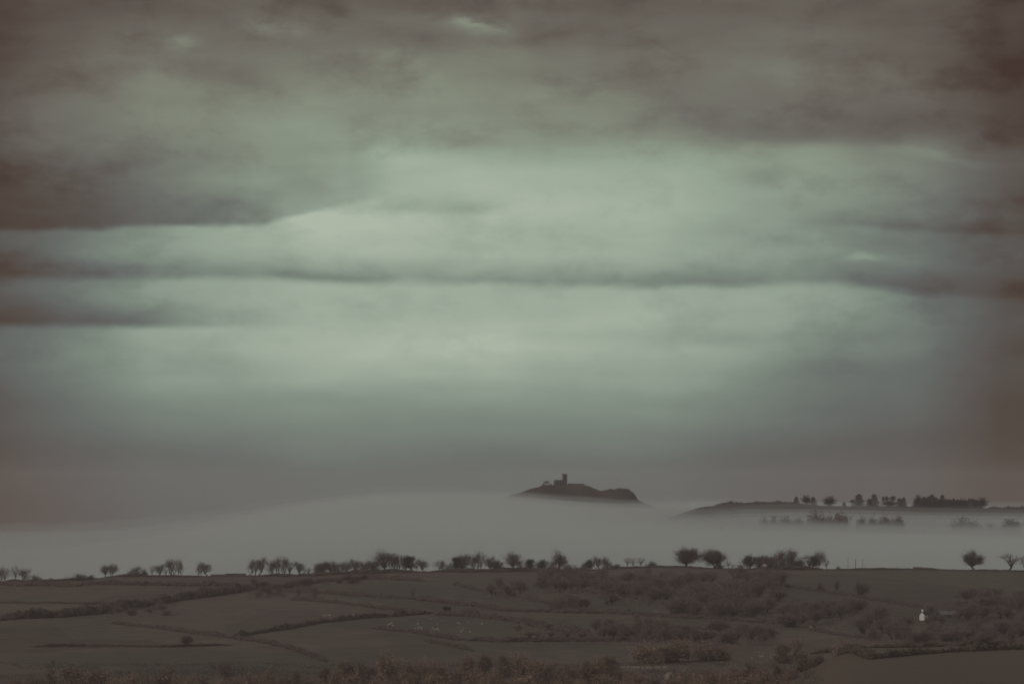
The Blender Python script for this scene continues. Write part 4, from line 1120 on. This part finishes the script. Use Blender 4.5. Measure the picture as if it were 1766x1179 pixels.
wl = None
V, F = [], []
R = np.random.default_rng(8)
us = np.arange(980, 1009, 1.0)
for k in range(len(us) - 1):
    x0, x1 = px_x(us[k], YT), px_x(us[k + 1], YT)
    zb = float(np.interp(x0, _tx, _tz)) - 1.2; box(V, F, x0, x1 + .01, YT - 1.3 + R.uniform(-.05, .05), YT - .7, zb, zb + 1.2 + px_z(833.4, YT) - float(np.interp(px_x(990, YT), _tx, _tz)) + R.uniform(-.12, .12))
o = link('churchyard_wall', V, F, M['stone']); tag(o, 'low dark stone wall running right from the church tower', 'wall')
x = px_x(943.5, YT); plant('windbent', 'windswept_tree', 'small windswept tree beside the church gable on the hilltop', 'tree', x, YT - 2, px_z(829.0, YT) - float(tor(x, YT - 2)), 5.6, None, float(tor(x, YT - 2)), math.pi)
for u, h_, w_ in ((937, 1.3, 2.6), (949, 1.2, 2.4), (981.5, 1.1, 2.2)):
    x = px_x(u, YT); plant('bush', 'bush', {937: 'low bush on the slope left of the windswept tree', 949: 'low bush between the windswept tree and the church', 981.5: 'low bush at the foot of the church tower'}[u], 'bush', x, YT - 2, h_, w_, 'hilltop bushes', float(tor(x, YT - 2)))

def house(label, x, y, z, rot, L, W, eave, ridge, wm, rm, name='house', cat='house', chimneys=(), windows=True, door=True):
    h = thing(name, label, cat, (x, y, z), rot)
    gable_wall('wall', wm, h, -L / 2, L / 2, W, eave, ridge)
    r = gable_roof('roof', rm, h, -L / 2, L / 2, W, eave, ridge)
    for cxp, hh in chimneys: part('chimney', wm, r, (cxp - .4, cxp + .4, -.35, .35, ridge - .6, ridge + hh)); part('chimney_cap', rm, r, (cxp - .47, cxp + .47, -.42, .42, ridge + hh + .003, ridge + hh + .12))
    if windows:
        for xw in np.linspace(-L * .3, L * .3, max(2, int(L / 2.6))):
            f = part('window', M['darkopening'], h, (xw - .4, xw + .4, -W / 2 - .04, -W / 2 + .02, eave * .45, eave * .8)); part('sill', wm, f, (xw - .5, xw + .5, -W / 2 - .12, -W / 2 - .042, eave * .41, eave * .445))
    if door: part('door', M['tin'], h, (-.45, .45, -W / 2 - .05, -W / 2 + .02, -.2, min(1.9, eave * .4 + .9)))
    return h
def at_slope(u, v): return ground_at(u, v)
x, y, z = at_slope(1589, 1069); house('white gabled farmhouse with a tall chimney among the right-hand woods', x + 2.6, y + 2, z, math.radians(52), 8.5, 2.9, 2.7, 4.0, M['whitewash'], M['slate'], chimneys=((-3.7, 1.35),), windows=False)
x, y, z = at_slope(1611, 1070); house('grey slate-roofed house just right of the white gable', x, y, z, math.radians(8), 5.2, 3.6, 1.8, 3.2, M['stone'], M['slate'], chimneys=((1.2, 1.0),))
x, y, z = at_slope(1637, 1064); house('low pale-roofed barn at the right end of the farm', x, y, z, math.radians(-6), 8.0, 3.6, 1.5, 2.9, M['stone'], M['paleroof'], 'barn', 'barn', windows=False)
x, y, z = at_slope(1083, 1055.5); house('tiny white cottage on the hedge below the upper hanging wood', x, y, z, math.radians(20), 1.9, 1.6, .9, 1.5, M['whitewash'], M['slate'], 'cottage', 'cottage', windows=False)
x, y, z = at_slope(1131, 1058.5); house('small pale-roofed shed right of the tiny white cottage', x, y, z, math.radians(10), 2.6, 1.8, .9, 1.6, M['palestone'], M['paleroof'], 'shed', 'shed', windows=False, door=False)
x, y, z = at_slope(1360, 1074); house('small house with a white end beneath the big right-hand wood', x, y, z, math.radians(35), 3.0, 1.7, 1.3, 2.2, M['whitewash'], M['slate'], windows=False, door=False)
x, y, z = at_slope(1403, 1082); house('small dim pale house right of the white-ended one', x, y, z, math.radians(5), 3.4, 2.4, 1.4, 2.5, M['palestone'], M['slate'], windows=False)

# sheds behind the ridge
yb = 3500.
x = px_x(375, yb); zt = px_z(990.2, yb); z = float(H(x, yb)); house('short low dark shed on the ridge left of the long barn', x, yb, z, 0, 20 * A * yb, 5, zt - z - 1.2, zt - z, M['stone'], M['tin'], 'shed', 'shed', windows=False)
x = px_x(407, yb); zt = px_z(988.6, yb); z = float(H(x, yb)); house('long low dark barn on the left-hand ridge line', x, yb, z, math.radians(-3), 33 * A * yb, 6, zt - z - 1.0, zt - z, M['stone'], M['tin'], 'barn', 'barn', windows=False)
x = px_x(1582, 3420); zt = px_z(977.6, 3420); z = float(H(x, 3420)); house('tiny low dark hut on the bare ridge right of the poles', x, 3420, z, 0, 14 * A * 3420, 3, zt - z - .5, zt - z, M['stone'], M['tin'], 'hut', 'hut', windows=False)
# sheds in the near wood; the dim hut stands in for two posts
for u, v, L_, W_, e_, r_, a_, lab, wm in ((1335, 1134, 3.8, 2.4, .8, 1.3, -8, 'low shed with a long pale roof line above the near wood', 'palestone'), (1313, 1131, 1.5, 1.2, .5, .9, 0, 'tiny flat pale shed left of the long pale roof', 'whitewash'),
                                          (1298, 1135, .9, .9, 1.0, 1.35, 20, 'narrow upright pale hut left of the tiny flat shed', 'palestone'), (1243, 1144, .9, .8, .6, .95, 15, 'two small pale posts, blocked in as a hut, below the small fields', 'palestone'),
                                          (1153, 1170, 2.8, 2.0, 2.0, 2.8, 62, 'pale-gabled shed just below the pale fence', 'palestone')):
    x, y, z = ground_at(u, v); house(lab, x, y, z, math.radians(a_), L_, W_, e_, r_, M[wm], M['paleroof'], 'shed', 'shed', windows=False, door=L_ > 2)

# ================================================================ fences, poles, walls
x0, y0, z0 = ground_at(1110, 1152)
fe = thing('fence', 'pale panelled wooden fence along the near wood right of the pole', 'fence', (x0, y0, z0))
n = 22
step = 80 * A * y0 / n
for k in range(n + 1):
    xs = (k - n / 2) * step
    part('post', M['paletimber'], fe, (xs - .07, xs + .07, -.07, .07, -.3, 1.15))
    if k < n and rnd.random() < .72:
        part('panel', M['paletimber'], fe, (xs + .075, xs + step * rnd.uniform(.45, .93), -.025, .025, .25, 1.05))
for zz in (.35, .9): part('rail', M['timber'], fe, (-n / 2 * step, n / 2 * step, .075, .12, zz, zz + .09))

def pole(label, x, y, z, hgt, r, arm=0., m='timber', armm=None):
    p = thing('telegraph_pole', label, 'pole', (x, y, z), 0, 'telegraph poles')
    V, F = [], []
    tube(V, F, (0, 0, -.6), (0, 0, hgt), r * 1.15, r * .8, 8); link('shaft', V, F, M[m], p)
    if arm:
        c = part('crossarm', M[armm or m], p, (-arm / 2, arm / 2, -r - .10, -r, hgt - .45, hgt - .27))
        for q in (-.42, .42):
            V, F = [], []; tube(V, F, (q * arm, -r - .05, hgt - .268), (q * arm, -r - .05, hgt - .05), .06, .04, 6); link('insulator', V, F, M['palestone'], c)
    return p
for u, vt, r, arm, lab in ((1462, 959.5, .09, 0, 'faintest and tallest of three poles on the right-hand ridge'), (1475, 964, .17, .9, 'thickest, middle one of three poles on the right-hand ridge'), (1487.5, 965, .10, .7, 'rightmost of three poles on the right-hand ridge')):
    yy_ = 3396.; x = px_x(u, yy_); z = float(H(x, yy_)); pole(lab, x, yy_, z, px_z(vt, yy_) - z, r, arm)
yy_ = 1960.; x = px_x(869.5, yy_); z = float(H(x, yy_)); pole('pole with a pale top bar rising out of the near russet wood', x, yy_, z, px_z(1147, yy_) - z, .13, 1.3, 'timber', 'paletimber')

def low_wall(label, pts, hgt=.9):
    V, F = [], []
    P = [ground_at(u, v) for u, v in pts]
    for a, b in zip(P[:-1], P[1:]):
        n = max(1, int(math.dist(a[:2], b[:2]) / 1.2))
        for k in range(n):
            t0, t1 = k / n, (k + 1) / n
            xa, ya = a[0] + (b[0] - a[0]) * t0, a[1] + (b[1] - a[1]) * t0; xb = a[0] + (b[0] - a[0]) * t1
            z = float(H(xa, ya)); box(V, F, xa, xb + .005, ya - .3, ya + .3, z - .4, z + hgt * rnd.uniform(.8, 1.15))
    o = link('stone_wall', V, F, M['palestone']); tag(o, label, 'wall', 'field walls')
low_wall('low pale stone wall right of the small pale-roofed shed', [(1177, 1060), (1206, 1060.5)], .55)
low_wall('low pale stone wall at the foot of the big right-hand wood', [(1216, 1061.5), (1246, 1062)], .5)

gt = thing('field_gate', 'small timber gate in the gap of the right-hand ridge hedge', 'gate', (px_x(1645, 3388), 3388, float(H(px_x(1645, 3388), 3388))))
for q in (-1., 1.): part('gate_post', M['timber'], gt, (q - .08, q + .08, -.08, .08, -.3, 1.2))
for zz in (.25, .5, .75, 1.0): part('bar', M['timber'], gt, (-.91, .91, -.03, .03, zz, zz + .08))

# ================================================================ sheep and a bird
def sheep_mesh():
    bv, bf = ico(2)
    V = []; F = list(bf)
    for p in bv:
        q = p * np.array([.56, .29, .30]); q[2] += .62
        q *= 1 + .05 * math.sin(p[0] * 17) * math.sin(p[1] * 19 + p[2] * 13) * np.array([1, 1, .5]); V.append(tuple(q))
    k = len(V); hv_, hf_ = ico(1)
    V += [tuple(p * np.array([.17, .095, .12]) + np.array([.66 + .03 * p[2], 0, .72 - .06 * p[0]])) for p in hv_]; F += [tuple(k + i for i in f) for f in hf_]
    tube(V, F, (.40, 0, .70), (.62, 0, .76), .15, .10, 7)
    for lx in (-.36, .34):
        for ly in (-.15, .15): tube(V, F, (lx, ly, .52), (lx + .02, ly, .25), .075, .05, 6); tube(V, F, (lx + .02, ly, .25), (lx, ly, 0), .045, .04, 6)
    for e in (-1, 1): tube(V, F, (.60, e * .07, .80), (.58, e * .19, .79), .04, .015, 5)
    tube(V, F, (-.52, 0, .72), (-.64, 0, .48), .06, .04, 5)
    return V, F
SV, SF = sheep_mesh()
sm = bpy.data.meshes.new('sheep'); sm.from_pydata(SV, [], SF); sm.update(); sm.materials.append(M['wool'])
zp = lambda X_, Y_: (500 + X_ / 2.597, 920 + Y_ / 2.597)
S1 = [zp(*p) for p in ((153, 369), (164, 368), (179, 368), (284, 366), (290, 377))]
S2 = [zp(*p) for p in ((440, 412), (447, 408), (455, 405), (462, 415), (555, 434), (562, 428), (570, 437), (576, 430), (586, 434), (580, 420), (590, 425), (573, 407), (630, 383), (640, 425), (650, 432), (660, 428),
      (667, 434), (662, 405), (686, 393), (755, 402), (765, 405), (770, 438), (776, 431), (766, 442), (800, 396), (808, 441), (860, 407))]
for pts, lab, grp in ((S1, 'white sheep in the plain field above the dark rising hedge', 'sheep above the rising hedge'), (S2, 'white sheep scattered in the field amid the hedges', 'flock in the sheep field')):
    made = []
    for u, v in pts:
        x, y, z = ground_at(u, v)
        o = bpy.data.objects.new('sheep', sm); COL.objects.link(o); o.location = (x, y, z); o.rotation_euler = (0, 0, rnd.uniform(0, 6.28)); s_ = rnd.uniform(.75, .95); o.scale = (s_, s_, s_)
        tag(o, lab, 'sheep', grp); made.append((o, u, v, lab))
    number_off(made, ('',) if len(made) < 9 else ('upper half', 'lower half'))

bv, bf = ico(1)
V = [tuple(p * np.array([.22, .07, .07])) for p in bv]; F = list(bf)
for sgn in (-1, 1):
    k = len(V)
    V += [(.10, sgn * .05, .02), (-.08, sgn * .05, .02), (-.10, sgn * .24, .20), (.08, sgn * .24, .22), (-.14, sgn * .40, .40), (-.03, sgn * .42, .42), (.10, sgn * .05, .035), (-.08, sgn * .05, .03), (-.10, sgn * .24, .21), (.08, sgn * .24, .235), (-.14, sgn * .40, .405), (-.03, sgn * .42, .428)]
    F += [(k, k + 1, k + 2, k + 3), (k + 3, k + 2, k + 4, k + 5), (k + 6, k + 9, k + 8, k + 7), (k + 9, k + 11, k + 10, k + 8), (k, k + 3, k + 9, k + 6), (k + 1, k + 7, k + 8, k + 2), (k + 3, k + 5, k + 11, k + 9), (k + 2, k + 8, k + 10, k + 4)]
k = len(V); V += [(-.18, -.05, 0), (-.18, .05, 0), (-.38, .09, .01), (-.38, -.09, .01), (-.28, 0, .03)]; F += [(k, k + 1, k + 4), (k + 1, k + 2, k + 4), (k + 2, k + 3, k + 4), (k + 3, k, k + 4), (k, k + 3, k + 2, k + 1)]
k = len(V); V += [(.20, -.025, .01), (.20, .025, .01), (.20, 0, .045), (.30, 0, .01)]; F += [(k, k + 1, k + 3), (k + 1, k + 2, k + 3), (k + 2, k, k + 3), (k, k + 2, k + 1)]
o = link('bird', V, F, M['feather']); o.location = (px_x(1244, 1600), 1600, px_z(911, 1600)); o.rotation_euler = (0, 0, math.radians(70)); tag(o, 'tiny dark bird with raised wings in front of the fog', 'bird')
